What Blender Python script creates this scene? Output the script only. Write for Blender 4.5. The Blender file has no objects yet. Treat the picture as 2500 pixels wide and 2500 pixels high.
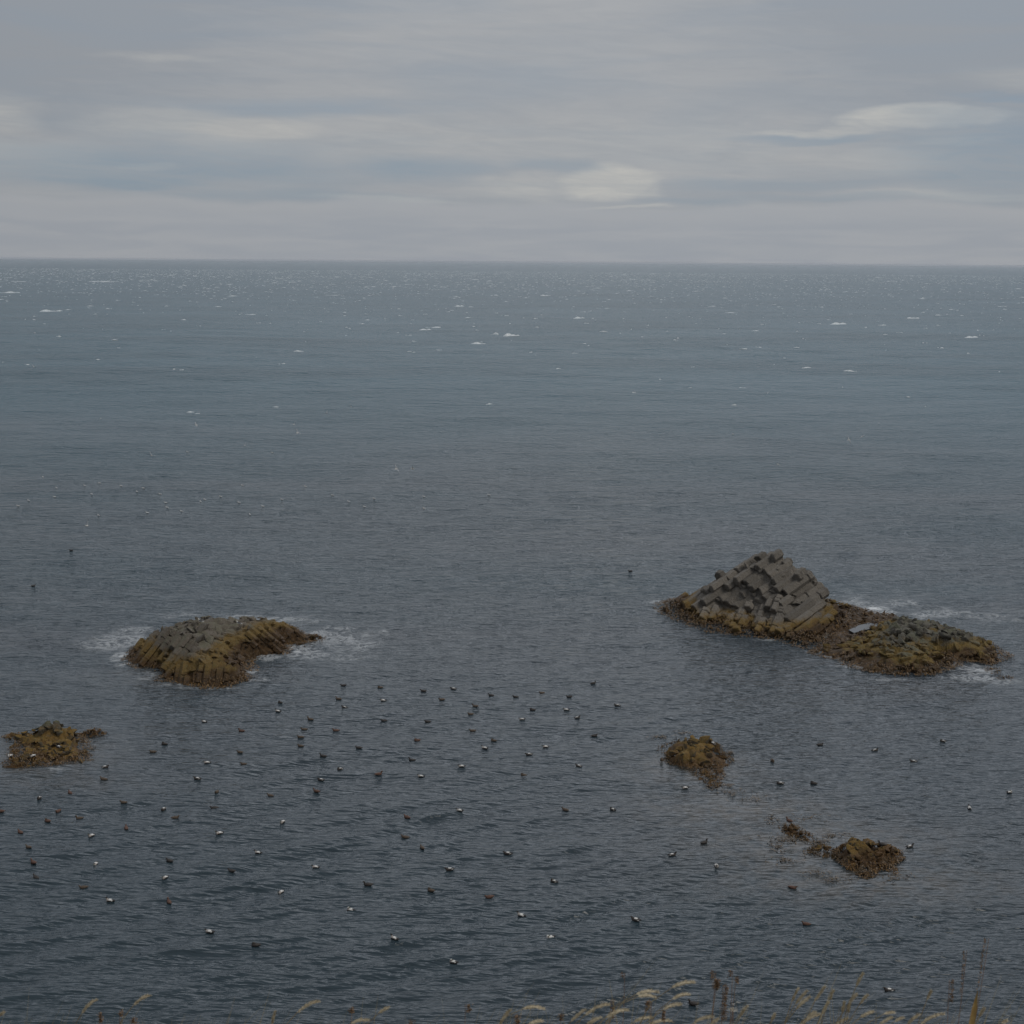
import bpy, bmesh, math, random
import numpy as np
from mathutils import Matrix, Vector, Euler

random.seed(7)
rng = np.random.default_rng(11)
scene = bpy.context.scene
col = scene.collection
R = math.radians

# ------------------------------------------------------------------ camera
EYE = 36.0                      # eye height above the sea, metres (cliff top)
PITCH, ROLL, FOV = 10.1, 0.435, 40.0
CAMROT = Euler((R(90 - PITCH), 0, 0)).to_matrix() @ Matrix.Rotation(R(ROLL), 3, 'Z')
cam_d = bpy.data.cameras.new('camera')
cam_d.sensor_width = 36; cam_d.lens_unit = 'FOV'; cam_d.angle = R(FOV)
cam_d.clip_start = 0.1; cam_d.clip_end = 90000
cam_d.dof.use_dof = True; cam_d.dof.focus_distance = 115; cam_d.dof.aperture_fstop = 10
cam = bpy.data.objects.new('camera', cam_d); col.objects.link(cam)
cam.location = (0, 0, EYE); cam.rotation_euler = CAMROT.to_euler()
scene.camera = cam
FPX = 1250 / math.tan(R(FOV / 2))

def ray(px, py):
    d = CAMROT @ Vector(((px - 1250) / FPX, -(py - 1250) / FPX, -1))
    return d
def at(px, py, z=0.0):          # a photo pixel (2500 wide) to the point at height z
    d = ray(px, py); t = (z - EYE) / d.z
    return Vector((d.x * t, d.y * t, z))
def at_y(px, py, y):            # ... to the point at forward distance y
    d = ray(px, py); t = y / d.y
    return Vector((d.x * t, y, EYE + d.z * t))

# ------------------------------------------------------------------ colour management
scene.view_settings.view_transform = 'Standard'
scene.view_settings.look = 'None'
scene.view_settings.exposure = 0.03
scene.view_settings.gamma = 1.0

# ------------------------------------------------------------------ node helper
class NT:
    def __init__(s, tree): s.t = tree; s.n = tree.nodes; s.l = tree.links
    def node(s, typ, **kw):
        n = s.n.new(typ)
        for k, v in kw.items(): setattr(n, k, v)
        return n
    def put(s, sock, v):
        if isinstance(v, (int, float)): sock.default_value = v
        elif isinstance(v, (tuple, list)):
            sock.default_value = tuple(v) + ((1,) if len(v) == 3 and sock.type == 'RGBA' else ())
        else: s.l.new(v, sock)
    def m(s, op, a, b=0.0, c=0.0, clamp=False):
        n = s.node('ShaderNodeMath', operation=op, use_clamp=clamp)
        s.put(n.inputs[0], a); s.put(n.inputs[1], b)
        if len(n.inputs) > 2: s.put(n.inputs[2], c)
        return n.outputs[0]
    def mix(s, f, a, b, blend='MIX'):
        n = s.node('ShaderNodeMix', data_type='RGBA', blend_type=blend)
        s.put(n.inputs[0], f); s.put(n.inputs[6], a); s.put(n.inputs[7], b)
        return n.outputs[2]
    def ss(s, v, lo, hi):       # smoothstep
        n = s.node('ShaderNodeMapRange', interpolation_type='SMOOTHSTEP')
        s.put(n.inputs[0], v); n.inputs[1].default_value = lo; n.inputs[2].default_value = hi
        n.inputs[3].default_value = 0; n.inputs[4].default_value = 1
        return n.outputs[0]
    def vec(s, x, y, z):
        n = s.node('ShaderNodeCombineXYZ'); s.put(n.inputs[0], x); s.put(n.inputs[1], y); s.put(n.inputs[2], z)
        return n.outputs[0]
    def noise(s, v, scale, detail=3.0, rough=0.5, dist=0.0, dim='3D'):
        n = s.node('ShaderNodeTexNoise', noise_dimensions=dim)
        s.put(n.inputs['Vector'], v); n.inputs['Scale'].default_value = scale
        n.inputs['Detail'].default_value = detail; n.inputs['Roughness'].default_value = rough
        n.inputs['Distortion'].default_value = dist
        return n.outputs[0]
    def mapping(s, v, scale=(1, 1, 1), rot=(0, 0, 0), loc=(0, 0, 0)):
        n = s.node('ShaderNodeMapping'); s.put(n.inputs[0], v)
        n.inputs['Location'].default_value = loc; n.inputs['Rotation'].default_value = rot
        n.inputs['Scale'].default_value = scale
        return n.outputs[0]
    def attr(s, name, out='Fac'):
        n = s.node('ShaderNodeAttribute', attribute_name=name); return n.outputs[out]

# ------------------------------------------------------------------ world: Nishita sky seen through layered cloud
SUN_EL, SUN_AZ = 50.0, 118.0       # azimuth clockwise from the view direction (+Y): to the right and a little behind, high up
world = bpy.data.worlds.new('World'); scene.world = world; world.use_nodes = True
W = NT(world.node_tree); W.n.clear()
sky = W.node('ShaderNodeTexSky', sky_type='NISHITA', sun_disc=False)
sky.sun_elevation = R(SUN_EL); sky.sun_rotation = R(SUN_AZ); sky.altitude = 30
sky.air_density = 1.0; sky.dust_density = 1.5; sky.ozone_density = 1.0
blue = W.mix(1.0, sky.outputs[0], (0.075, 0.075, 0.075), 'MULTIPLY')
tc = W.node('ShaderNodeTexCoord').outputs['Generated']
sep = W.node('ShaderNodeSeparateXYZ'); W.put(sep.inputs[0], tc)
dx, dy, dz = sep.outputs
az = W.m('ARCTAN2', dx, dy); el = W.m('ARCSINE', dz)
zz = W.m('ADD', W.m('MAXIMUM', dz, 0.0), 0.07)
px_, py_ = W.m('DIVIDE', dx, zz), W.m('DIVIDE', dy, zz)
plane = W.vec(px_, py_, 0.0)
n_lo = W.noise(plane, 0.9, 5, 0.5, 0.6)
n_hi = W.noise(W.mapping(plane, (1, 1, 1), (0, 0, 0.35)), 2.6, 6, 0.55, 0.4)
streak = W.noise(W.vec(W.m('MULTIPLY', az, 5.0), W.m('MULTIPLY', el, 46.0), 0.0), 1.0, 5, 0.52, 0.8)
streak2 = W.noise(W.vec(W.m('MULTIPLY', az, 14.0), W.m('MULTIPLY', el, 130.0), 3.0), 1.0, 4, 0.5, 0.6)
streak3 = W.noise(W.vec(W.m('MULTIPLY', az, 22.0), W.m('ADD', W.m('MULTIPLY', el, 150.0), W.m('MULTIPLY', az, 9.0)), 11.0), 1.0, 6, 0.62, 1.2)
# wobble for the placed clouds
wobx = W.m('MULTIPLY', W.m('SUBTRACT', W.noise(W.vec(W.m('MULTIPLY', az, 9.0), W.m('MULTIPLY', el, 30.0), 7.0), 1.0, 4, 0.55), 0.5), 0.10)
woby = W.m('MULTIPLY', W.m('SUBTRACT', W.noise(W.vec(W.m('MULTIPLY', az, 9.0), W.m('MULTIPLY', el, 40.0), 19.0), 1.0, 4, 0.55), 0.5), 0.022)
azw, elw = W.m('ADD', az, wobx), W.m('ADD', el, woby)
def blobs(lst):
    tot = None
    for (bx, by, w, h, amt, soft) in lst:
        a0, e0 = (bx - 1250) / FPX, (642 - by) / FPX
        u = W.m('DIVIDE', W.m('SUBTRACT', azw, a0), w / FPX)
        v = W.m('DIVIDE', W.m('SUBTRACT', elw, e0), h / FPX)
        d = W.m('SQRT', W.m('ADD', W.m('MULTIPLY', u, u), W.m('MULTIPLY', v, v)))
        k = W.m('MULTIPLY', W.m('SUBTRACT', 1.0, W.ss(d, 1 - soft, 1 + soft)), amt)
        tot = k if tot is None else W.m('MAXIMUM', tot, k)
    return tot
gaps = blobs([(420, 430, 430, 48, .85, .7), (330, 462, 200, 22, .9, .6), (1000, 425, 190, 26, .75, .7), (760, 500, 330, 22, .55, .7),
              (1930, 462, 230, 14, .55, .7), (2360, 400, 260, 90, .85, .6), (2420, 276, 120, 12, .9, .6), (1320, 420, 90, 18, .6, .8),
              (760, 292, 260, 18, .5, .8), (1940, 352, 170, 9, .6, .6), (2080, 492, 240, 9, .5, .7), (1700, 500, 170, 9, .5, .7)])
cream = blobs([(40, 335, 120, 42, .55, .6), (130, 415, 180, 34, .45, .7), (560, 342, 240, 34, .65, .8), (600, 385, 120, 24, .45, .8),
               (1465, 452, 135, 38, 1.0, .35), (1560, 470, 60, 22, .6, .5), (2190, 316, 190, 22, .95, .3), (1960, 336, 170, 11, .7, .4),
               (1300, 360, 800, 46, .3, .9), (930, 502, 180, 11, .65, .6), (2130, 410, 140, 26, .5, .7), (2330, 487, 260, 11, .5, .6),
               (1500, 515, 110, 5, .7, .5), (1270, 468, 110, 22, .45, .6), (2260, 365, 90, 9, .5, .6), (2440, 235, 140, 24, .35, .7),
               (440, 195, 120, 10, .35, .7), (400, 418, 60, 8, .6, .4), (1690, 400, 300, 40, .3, .9)])
cover = W.m('SUBTRACT', W.m('ADD', 0.86, W.m('MULTIPLY', W.m('SUBTRACT', streak, 0.45), 0.9), clamp=True), W.m('MULTIPLY', gaps, W.m('ADD', 0.15, W.m('MULTIPLY', streak3, 1.15))), clamp=True)
# cloud tone: greys with soft light and dark bands
tone = W.m('ADD', W.m('MULTIPLY', W.m('SUBTRACT', streak, 0.5), 0.60), W.m('ADD', W.m('MULTIPLY', W.m('SUBTRACT', n_lo, 0.5), 0.5),
           W.m('ADD', W.m('MULTIPLY', W.m('SUBTRACT', streak3, 0.5), 0.62), W.m('MULTIPLY', W.m('SUBTRACT', streak2, 0.5), 0.30))))
tone = W.m('SUBTRACT', W.m('ADD', 0.5, tone), W.m('MULTIPLY', blobs([(-60, -40, 620, 300, 1.0, .9), (2560, -40, 620, 300, 1.0, .9)]), 1.1), clamp=True)  # upper corners darkened in the cloud colour, imitating lens vignetting
greyc = W.mix(tone, (0.315, 0.338, 0.370), (0.425, 0.435, 0.447))
greyc = W.mix(W.m('MULTIPLY', cream, W.m('ADD', 0.05, W.m('MULTIPLY', streak3, 1.15)), clamp=True), greyc, (0.56, 0.55, 0.515))
cblue = W.mix(0.8, blue, (0.270, 0.335, 0.415))
skyc = W.mix(cover, cblue, greyc)
# low bank of cloud towards the horizon with a wavy upper edge
edge = W.m('ADD', 0.040, W.m('MULTIPLY', W.m('SUBTRACT', W.noise(W.vec(W.m('MULTIPLY', az, 6.5), 4.0, 0.0), 1.0, 3, 0.5), 0.5), 0.035))
bank = W.ss(W.m('SUBTRACT', edge, el), -0.0015, 0.004)
bcol = W.mix(W.ss(W.m('SUBTRACT', edge, el), 0.0, 0.02), (0.400, 0.413, 0.433), (0.345, 0.370, 0.408))
bcol = W.mix(W.ss(streak2, 0.35, 0.7), bcol, (0.382, 0.400, 0.428))
skyc = W.mix(W.m('MULTIPLY', bank, 0.8), skyc, bcol)
# higher overhead the deck is simply broken grey
over = W.mix(W.ss(n_hi, 0.35, 0.7), (0.42, 0.455, 0.52), (0.59, 0.61, 0.645))
skyc = W.mix(W.ss(el, 0.2, 0.45), skyc, over)
# sky gain rises ahead; unseen bright band added to lift the water's reflections
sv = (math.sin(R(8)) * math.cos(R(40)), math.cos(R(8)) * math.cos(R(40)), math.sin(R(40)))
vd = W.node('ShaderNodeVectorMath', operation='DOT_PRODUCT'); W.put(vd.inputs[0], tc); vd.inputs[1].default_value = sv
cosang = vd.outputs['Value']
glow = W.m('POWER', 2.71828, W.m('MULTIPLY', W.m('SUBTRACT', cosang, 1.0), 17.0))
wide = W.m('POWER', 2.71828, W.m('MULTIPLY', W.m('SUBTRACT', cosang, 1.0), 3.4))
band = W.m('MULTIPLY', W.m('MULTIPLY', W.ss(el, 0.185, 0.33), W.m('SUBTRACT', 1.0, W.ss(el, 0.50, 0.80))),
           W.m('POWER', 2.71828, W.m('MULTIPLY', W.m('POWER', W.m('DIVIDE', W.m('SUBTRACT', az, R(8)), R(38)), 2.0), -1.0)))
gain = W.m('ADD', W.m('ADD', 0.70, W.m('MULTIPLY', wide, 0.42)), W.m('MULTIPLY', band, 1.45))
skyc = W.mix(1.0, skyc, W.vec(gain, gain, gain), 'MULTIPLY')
bg = W.node('ShaderNodeBackground'); W.put(bg.inputs[0], skyc); bg.inputs[1].default_value = 1.0
wo = W.node('ShaderNodeOutputWorld'); W.l.new(bg.outputs[0], wo.inputs[0])
try: world.cycles.sampling_method = 'MANUAL'; world.cycles.sample_map_resolution = 512
except Exception: pass

# ------------------------------------------------------------------ sun (thin overcast)
sun_d = bpy.data.lights.new('sun', 'SUN'); sun_d.energy = 1.2; sun_d.angle = R(30); sun_d.color = (1.0, 0.95, 0.87)
sun = bpy.data.objects.new('sun', sun_d); col.objects.link(sun)
sd = Vector((math.sin(R(SUN_AZ)) * math.cos(R(SUN_EL)), math.cos(R(SUN_AZ)) * math.cos(R(SUN_EL)), math.sin(R(SUN_EL))))
sun.rotation_euler = sd.to_track_quat('Z', 'Y').to_euler()

# ------------------------------------------------------------------ helpers
def tag(o, label=None, cat=None, group=None, kind=None):
    if label: o['label'] = label
    if cat: o['category'] = cat
    if group: o['group'] = group
    if kind: o['kind'] = kind
    return o
def np_mesh(name, verts, faces=None, loops=None, starts=None, smooth=False):
    me = bpy.data.meshes.new(name)
    if faces is not None:
        me.from_pydata([tuple(v) for v in verts], [], faces)
    else:
        verts = np.asarray(verts, np.float32)
        me.vertices.add(len(verts)); me.vertices.foreach_set('co', verts.ravel())
        me.loops.add(len(loops)); me.loops.foreach_set('vertex_index', np.asarray(loops, np.int32))
        me.polygons.add(len(starts)); me.polygons.foreach_set('loop_start', np.asarray(starts, np.int32))
    if smooth:
        me.polygons.foreach_set('use_smooth', np.ones(len(me.polygons), bool))
    me.update(calc_edges=True)
    return me
def link(name, me, mat=None, parent=None):
    if mat and not me.materials: me.materials.append(mat)
    o = bpy.data.objects.new(name, me); col.objects.link(o)
    if parent: o.parent = parent
    return o
def float_attr(me, name, vals):
    a = me.attributes.new(name, 'FLOAT', 'POINT'); a.data.foreach_set('value', np.asarray(vals, np.float32))
def color_attr(me, name, vals):
    a = me.attributes.new(name, 'FLOAT_COLOR', 'POINT')
    v = np.ones((len(vals), 4), np.float32); v[:, :3] = vals
    a.data.foreach_set('color', v.ravel())
def mat_new(name):
    m = bpy.data.materials.new(name); m.use_nodes = True
    t = NT(m.node_tree); b = m.node_tree.nodes['Principled BSDF']
    return m, t, b

def _hash(ix, iy, seed):
    h = (ix.astype(np.int64) * 374761393 + iy.astype(np.int64) * 668265263 + seed * 1442695041) & 0xffffffff
    h = ((h ^ (h >> 13)) * 1274126177) & 0xffffffff
    return ((h ^ (h >> 16)) & 0xffffff) / float(0xffffff)
def vnoise(x, y, seed=0):
    x = np.asarray(x, float); y = np.asarray(y, float)
    ix, iy = np.floor(x), np.floor(y); fx, fy = x - ix, y - iy
    fx = fx * fx * (3 - 2 * fx); fy = fy * fy * (3 - 2 * fy)
    a = _hash(ix, iy, seed); b = _hash(ix + 1, iy, seed); c = _hash(ix, iy + 1, seed); d = _hash(ix + 1, iy + 1, seed)
    return (a * (1 - fx) + b * fx) * (1 - fy) + (c * (1 - fx) + d * fx) * fy
def fbm(x, y, seed=0, oct=4):
    s, a, t = 0, 0.5, 0
    for i in range(oct):
        s = s + a * vnoise(x * 2 ** i + i * 17.3, y * 2 ** i - i * 9.1, seed + i); t += a; a *= 0.5
    return s / t

# ------------------------------------------------------------------ the sea
# photo places where the water is foamy: (px, py, radius x m, radius y m, amount)
FOAM = [(285, 1565, 3.4, 3.6, .8), (325, 1540, 3.0, 2.0, .6), (300, 1600, 1.2, 2.5, .9), (250, 1560, 2.0, 2.2, .5), (330, 1625, 2.5, .9, .7),
        (705, 1580, 1.6, 2.4, 1.1), (730, 1590, 2.0, 1.4, 1.0), (650, 1602, 1.5, 1.3, 1.1), (615, 1610, .8, 1.2, .9), (800, 1555, 4.0, 5.0, .66), (870, 1570, 4.0, 6.5, .52),
        (700, 1515, 5.0, 3.0, .6), (760, 1600, 4.0, 2.5, .55), (850, 1600, 4.5, 3.0, .45), (610, 1640, 1.0, 1.2, .7), (625, 1660, 2.0, 1.2, .5), (500, 1680, 3.2, .6, .6), (430, 1672, 3.0, .8, .5),
        (360, 1650, 3.0, 1.8, .45), (600, 1505, 2.5, 1.5, .55), (440, 1500, 3.0, 2.0, .45), (930, 1545, 3, 3, .38),
        (2135, 1488, 1.6, 1.6, 1.2), (2160, 1498, 1.8, 1.0, 1.0), (2100, 1480, 3.0, 4.0, .6), (2210, 1475, 3.5, 2.5, .6), (2300, 1500, 4.5, 3.5, .58), (2420, 1510, 5, 3, .45),
        (2080, 1455, 3, 3, .45), (2250, 1505, 2, 1.5, .7), (2380, 1632, 1.7, 2.6, .95), (2385, 1655, 2.4, 1.6, .75), (2330, 1662, 2.5, 1.4, .5), (2440, 1665, 3.5, 1.5, .5), (2330, 1640, 1, 1.5, .6),
        (2000, 1590, 1.6, .7, .9), (2025, 1605, 1.8, .8, .8), (1880, 1562, 2.0, .7, .6), (1830, 1555, 1.2, .6, .5), (2180, 1655, 2.5, .9, .5), (2090, 1628, 2, .7, .6), (1605, 1470, 1.2, 1.6, .8),
        (1610, 1490, .9, 1, .6), (1700, 1448, 2, 1.5, .45), (5, 1800, .8, .8, .6), (215, 1815, 1.0, .7, .45), (130, 1882, 1.6, .4, .4), (1700, 1895, .5, .4, .5)]
KELPY = [(1800, 1975, 6.5, 3.2, 1.0), (2000, 2060, 8.0, 4.2, 1.0), (2130, 2150, 9.0, 3.2, .9), (2300, 2130, 5, 3, .5), (1700, 1880, 4.5, 4.0, .9), (110, 1850, 4.5, 4.5, .9), (150, 1910, 5.0, 2.0, .5),
         (440, 1650, 7.0, 3.5, .5), (2230, 1680, 4, 2, .3), (1960, 2110, 5, 3, .9)]
def field(lst, X, Y):
    f = np.zeros_like(X)
    for (bx, by, rx, ry, a) in lst:
        p = at(bx, by, 0)
        d2 = ((X - p.x) / rx) ** 2 + ((Y - p.y) / ry) ** 2
        f = np.maximum(f, a * np.exp(-d2 * 0.9))
    return f

th = np.concatenate([np.arange(-180, -60, 6.0), np.arange(-60, -30, 1.0), np.arange(-30, 30, 0.085), np.arange(30, 60, 1.0), np.arange(60, 180.01, 6.0)])
rr = [10.0]
while rr[-1] < 45000:
    r = rr[-1]
    rr.append(r + (1.0 if r < 48 else 0.13 * max(1.0, (r / 70) ** 1.75) if r < 2500 else r * 0.06))
rr = np.array(rr)
T, RR = np.meshgrid(np.radians(th), rr)
X = RR * np.sin(T); Y = RR * np.cos(T)
cell = np.gradient(rr)[:, None] * np.ones_like(T)
H = np.zeros_like(X); GX = np.zeros_like(X); GY = np.zeros_like(X)
comps = []
def add_set(n, lam0, lam1, main, spread, slope):
    for _ in range(n):
        lam = math.exp(rng.uniform(math.log(lam0), math.log(lam1)))
        a = R(main + rng.normal(0, spread))
        comps.append((lam, a, slope * rng.uniform(.6, 1.4), rng.uniform(0, 6.28)))
add_set(34, 0.42, .95, 112, 17, .050)     # short wind ripples
add_set(18, .8, 1.6, 115, 10, .036)
add_set(20, 1.6, 3.2, 116, 24, .018)
add_set(10, 3.0, 7.0, 122, 18, .013)
add_set(10, 3.0, 9.0, 68, 15, .013)
add_set(12, 7.0, 16.0, 104, 26, .011)
add_set(12, 16, 42.0, 98, 26, .009)
n_open = len(comps)
add_set(9, 2.2, 4.2, 121, 5, .058)        # swell wrapping round into the near left
kel = field(KELPY, X, Y)
bend = np.clip((22 - X) / 30, 0.12, 1) * np.clip((125 - RR) / 45, 0, 1)
calm = 1 - 0.72 * np.clip(kel * 1.1, 0, 1)
gust = 0.62 + .75 * fbm(X / 26 + 3, Y / 34 + 5, 5, 4)
gust2 = 0.8 + 0.4 * fbm(X / 7, Y / 9, 9, 3)
open_sea = np.clip((RR - 110) / 500, 0, 1)
wx = 1.4 * (fbm(X / 17, Y / 17, 31) - .5) + 16 * (fbm(X / 75, Y / 75, 41, 2) - .5)
wy = 1.4 * (fbm(X / 17 + 40, Y / 17, 32) - .5) + 16 * (fbm(X / 75 + 9, Y / 75, 42, 2) - .5)
sel = (np.abs(T) < R(34))
for ci, (lam, a, sl, ph) in enumerate(comps):
    k = 2 * math.pi / lam
    fade = np.clip(lam / cell / 3.2 - 0.5, 0, 1)
    amp = sl / k * fade
    if ci >= n_open: amp = amp * bend * (.6 + .4 * calm)
    elif lam < 3.2: amp = amp * calm * gust * gust2
    elif lam > 7: amp = amp * (0.35 + 1.3 * open_sea)
    else: amp = amp * (0.6 + .4 * calm) * gust
    p = k * (math.cos(a) * (X + wx) + math.sin(a) * (Y + wy)) + ph
    c = np.cos(p); s_ = np.sin(p)
    H += amp * c
    GX -= amp * s_ * math.cos(a) * 0.85; GY -= amp * s_ * math.sin(a) * 0.85
H *= sel; GX *= sel; GY *= sel
nr, nt = X.shape
V = np.stack([X + GX, Y + GY, H], -1).reshape(-1, 3)
_thr = np.radians(th)
def sea_h(x, y):
    r = math.hypot(x, y); a = math.atan2(x, y)
    j = int(np.argmin(np.abs(_thr - a))); i = int(np.argmin(np.abs(rr - r)))
    d2 = (V.reshape(nr, nt, 3)[max(0, i-3):i+4, max(0, j-3):j+4]).reshape(-1, 3)
    return float(d2[np.argmin((d2[:, 0] - x) ** 2 + (d2[:, 1] - y) ** 2), 2])
i0 = (np.arange(nr - 1)[:, None] * nt + np.arange(nt - 1)[None, :]).ravel()
quads = np.stack([i0, i0 + nt, i0 + nt + 1, i0 + 1], 1)
sea_me = np_mesh('sea', V, loops=quads.ravel(), starts=np.arange(len(quads)) * 4, smooth=True)
foam = field(FOAM, X, Y)
float_attr(sea_me, 'foam', foam.ravel()); float_attr(sea_me, 'kelp', kel.ravel())
float_attr(sea_me, 'gust', np.clip((gust * gust2), 0, 2).ravel())

m_sea, S, B = mat_new('sea_water')
pos = S.node('ShaderNodeNewGeometry').outputs['Position']
geo = S.node('ShaderNodeSeparateXYZ'); S.put(geo.inputs[0], pos)
flat = S.vec(geo.outputs[0], geo.outputs[1], 0.0)
dist = S.m('SQRT', S.m('ADD', S.m('MULTIPLY', geo.outputs[0], geo.outputs[0]), S.m('MULTIPLY', geo.outputs[1], geo.outputs[1])))
aw = R(-24)
r1 = S.noise(S.mapping(flat, (.42, 2.7, 1), (0, 0, aw)), 1.35, 2, .5, .3)
r1b = S.noise(S.mapping(flat, (.8, 2.4, 1), (0, 0, aw + .55)), 2.3, 2, .5, .2)
r2 = S.noise(S.mapping(flat, (.8, 2.4, 1), (0, 0, aw + .25)), .62, 3, .55, .3)
r25 = S.noise(S.mapping(flat, (.8, 2.3, 1), (0, 0, -aw + .1)), .30, 3, .55, .4)
r3 = S.noise(S.mapping(flat, (1.0, 2.4, 1), (0, 0, aw + .1)), .12, 3, .55, .4)
r4 = S.noise(S.mapping(flat, (.8, 1.8, 1), (0, 0, -aw * .6)), .042, 4, .6, .5)
kelpa = S.attr('kelp'); gusta = S.attr('gust'); foama = S.attr('foam')
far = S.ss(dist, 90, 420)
lane = S.noise(S.mapping(flat, (.35, 1.0, 1), (0, 0, R(-8))), .018, 4, .5, .6)
lanef = S.m('ADD', .45, S.m('MULTIPLY', lane, 1.1))
def lay(n, a, lo, hi): return S.m('MULTIPLY', n, S.m('MULTIPLY', S.ss(dist, lo, hi), a))
hgt = S.m('ADD', S.m('MULTIPLY', r1, .17), S.m('MULTIPLY', r1b, .03))
for q_ in (lay(r2, .42, 60, 170), lay(r25, 1.0, 85, 260), lay(r3, 2.2, 160, 520), lay(r4, 6.0, 420, 1500)): hgt = S.m('ADD', hgt, q_)
hgt = S.m('MULTIPLY', hgt, lanef)
hgt = S.m('MULTIPLY', hgt, S.m('SUBTRACT', 1.0, S.m('MULTIPLY', kelpa, .55, clamp=True)))
bump = S.node('ShaderNodeBump'); bump.inputs['Strength'].default_value = 1.0; bump.inputs['Distance'].default_value = 1.0
S.put(bump.inputs['Height'], hgt)
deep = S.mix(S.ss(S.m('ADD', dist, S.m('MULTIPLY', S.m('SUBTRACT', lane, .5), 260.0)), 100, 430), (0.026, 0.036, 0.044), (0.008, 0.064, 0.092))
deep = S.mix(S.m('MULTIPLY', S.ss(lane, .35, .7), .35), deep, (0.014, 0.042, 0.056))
shoal = S.noise(flat, .8, 4, .6, .5)
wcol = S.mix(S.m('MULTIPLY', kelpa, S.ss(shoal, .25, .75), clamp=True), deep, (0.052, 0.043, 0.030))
# foam lace
la = S.noise(S.mapping(flat, (1.0, 1.0, 1)), 0.62, 5, .60, 1.3)
ridge = S.m('SUBTRACT', 1.0, S.m('MULTIPLY', S.m('ABSOLUTE', S.m('SUBTRACT', la, .5)), 9.0), clamp=True)
clump = S.noise(flat, .55, 4, .55, .4)
thick = S.ss(S.m('ADD', foama, S.m('MULTIPLY', S.m('SUBTRACT', clump, .5), 1.3)), .86, 1.15)
lace = S.m('MULTIPLY', S.m('MULTIPLY', ridge, S.ss(foama, .05, .22)), S.ss(S.m('ADD', foama, S.m('MULTIPLY', S.m('SUBTRACT', clump, .5), .9)), .24, .62))
fm = S.m('MAXIMUM', S.m('MULTIPLY', lace, .42), S.m('MULTIPLY', thick, S.ss(la, .3, .5)), clamp=True)
# sparse crest flecks on the open water
fl = S.noise(S.mapping(flat, (.6, 1.6, 1), (0, 0, R(-14))), .9, 4, .7, .4)
fleck = S.m('MULTIPLY', S.ss(fl, .735, .80), S.ss(dist, 380, 1800))
fm = S.m('MAXIMUM', fm, S.m('MULTIPLY', fleck, .34), clamp=True)
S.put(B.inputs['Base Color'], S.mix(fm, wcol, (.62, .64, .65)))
S.put(B.inputs['Roughness'], S.m('ADD', S.m('MULTIPLY', far, .20), S.m('ADD', .07, S.m('MULTIPLY', fm, .6))))
B.inputs['IOR'].default_value = 1.333
S.put(B.inputs['Normal'], bump.outputs[0])
sea = link('sea', sea_me, m_sea); tag(sea, kind='structure')

# ------------------------------------------------------------------ rock machinery
class Rock:
    """Height field over a footprint read from the photograph."""
    def __init__(s, outline, pts, skirt=1.2):
        s.poly = np.array([tuple(at(x, y, 0))[:2] for x, y in outline])
        P = [tuple(at(x, y, z)) for x, y, z in pts]
        n = len(s.poly)
        for i in range(n):
            a, b = s.poly[i], s.poly[(i + 1) % n]
            m_ = max(1, int(np.hypot(*(b - a)) / 1.2))
            for j in range(m_): q = a + (b - a) * j / m_; P.append((q[0], q[1], 0.0))
        P = np.array(P); s.P = P; s.c0 = .25
        D = np.sqrt(((P[:, None, :2] - P[None, :, :2]) ** 2).sum(-1) + s.c0 ** 2)
        n_ = len(P); A = np.zeros((n_ + 1, n_ + 1)); A[:n_, :n_] = -D + np.eye(n_) * 0.06; A[n_, :n_] = 1; A[:n_, n_] = 1
        sol = np.linalg.lstsq(A, np.append(P[:, 2], 0), rcond=None)[0]
        s.w = sol[:n_]; s.b = sol[n_]; s.zmax = P[:, 2].max()
        s.lo = s.poly.min(0) - skirt; s.hi = s.poly.max(0) + skirt; s.skirt = skirt
    def sd(s, x, y):           # positive inside the footprint
        p = np.stack([x, y], -1); n = len(s.poly)
        dmin = np.full(x.shape, 1e9); ins = np.zeros(x.shape, bool)
        for i in range(n):
            a, b = s.poly[i], s.poly[(i + 1) % n]; ab = b - a
            t = np.clip(((p - a) @ ab) / max(1e-9, ab @ ab), 0, 1)
            dmin = np.minimum(dmin, np.sqrt(((p - a - t[..., None] * ab) ** 2).sum(-1)))
            cnd = ((a[1] > y) != (b[1] > y))
            xi = (b[0] - a[0]) * (y - a[1]) / (b[1] - a[1] if b[1] != a[1] else 1e-9) + a[0]
            ins ^= cnd & (x < xi)
        return np.where(ins, dmin, -dmin)
    def H(s, x, y):
        x = np.asarray(x, float); y = np.asarray(y, float); sh = x.shape
        xf, yf = x.ravel(), y.ravel(); h = np.zeros_like(xf)
        for k in range(0, len(xf), 20000):
            D = np.sqrt((xf[k:k+20000, None] - s.P[None, :, 0]) ** 2 + (yf[k:k+20000, None] - s.P[None, :, 1]) ** 2 + s.c0 ** 2)
            h[k:k+20000] = np.clip(s.b - (D @ s.w), -1, s.zmax)
        h = h.reshape(sh); d = s.sd(x, y)
        inside = np.maximum(h, 0.12) * np.clip(d / .25, 0, 1)
        return np.where(d > 0, inside, d * 1.6)

class Soup:
    """Collects loose polygons with per-vertex data."""
    def __init__(s): s.v = []; s.f = []; s.t = []
    def add(s, vs, fs, tone=0.5):
        o = len(s.v); s.v.extend(vs); s.f.extend([[i + o for i in f] for f in fs]); s.t.extend([tone] * len(vs))
    def mesh(s, name, smooth=False):
        me = np_mesh(name, s.v, faces=s.f, smooth=smooth); float_attr(me, 'tone', s.t); return me

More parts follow.
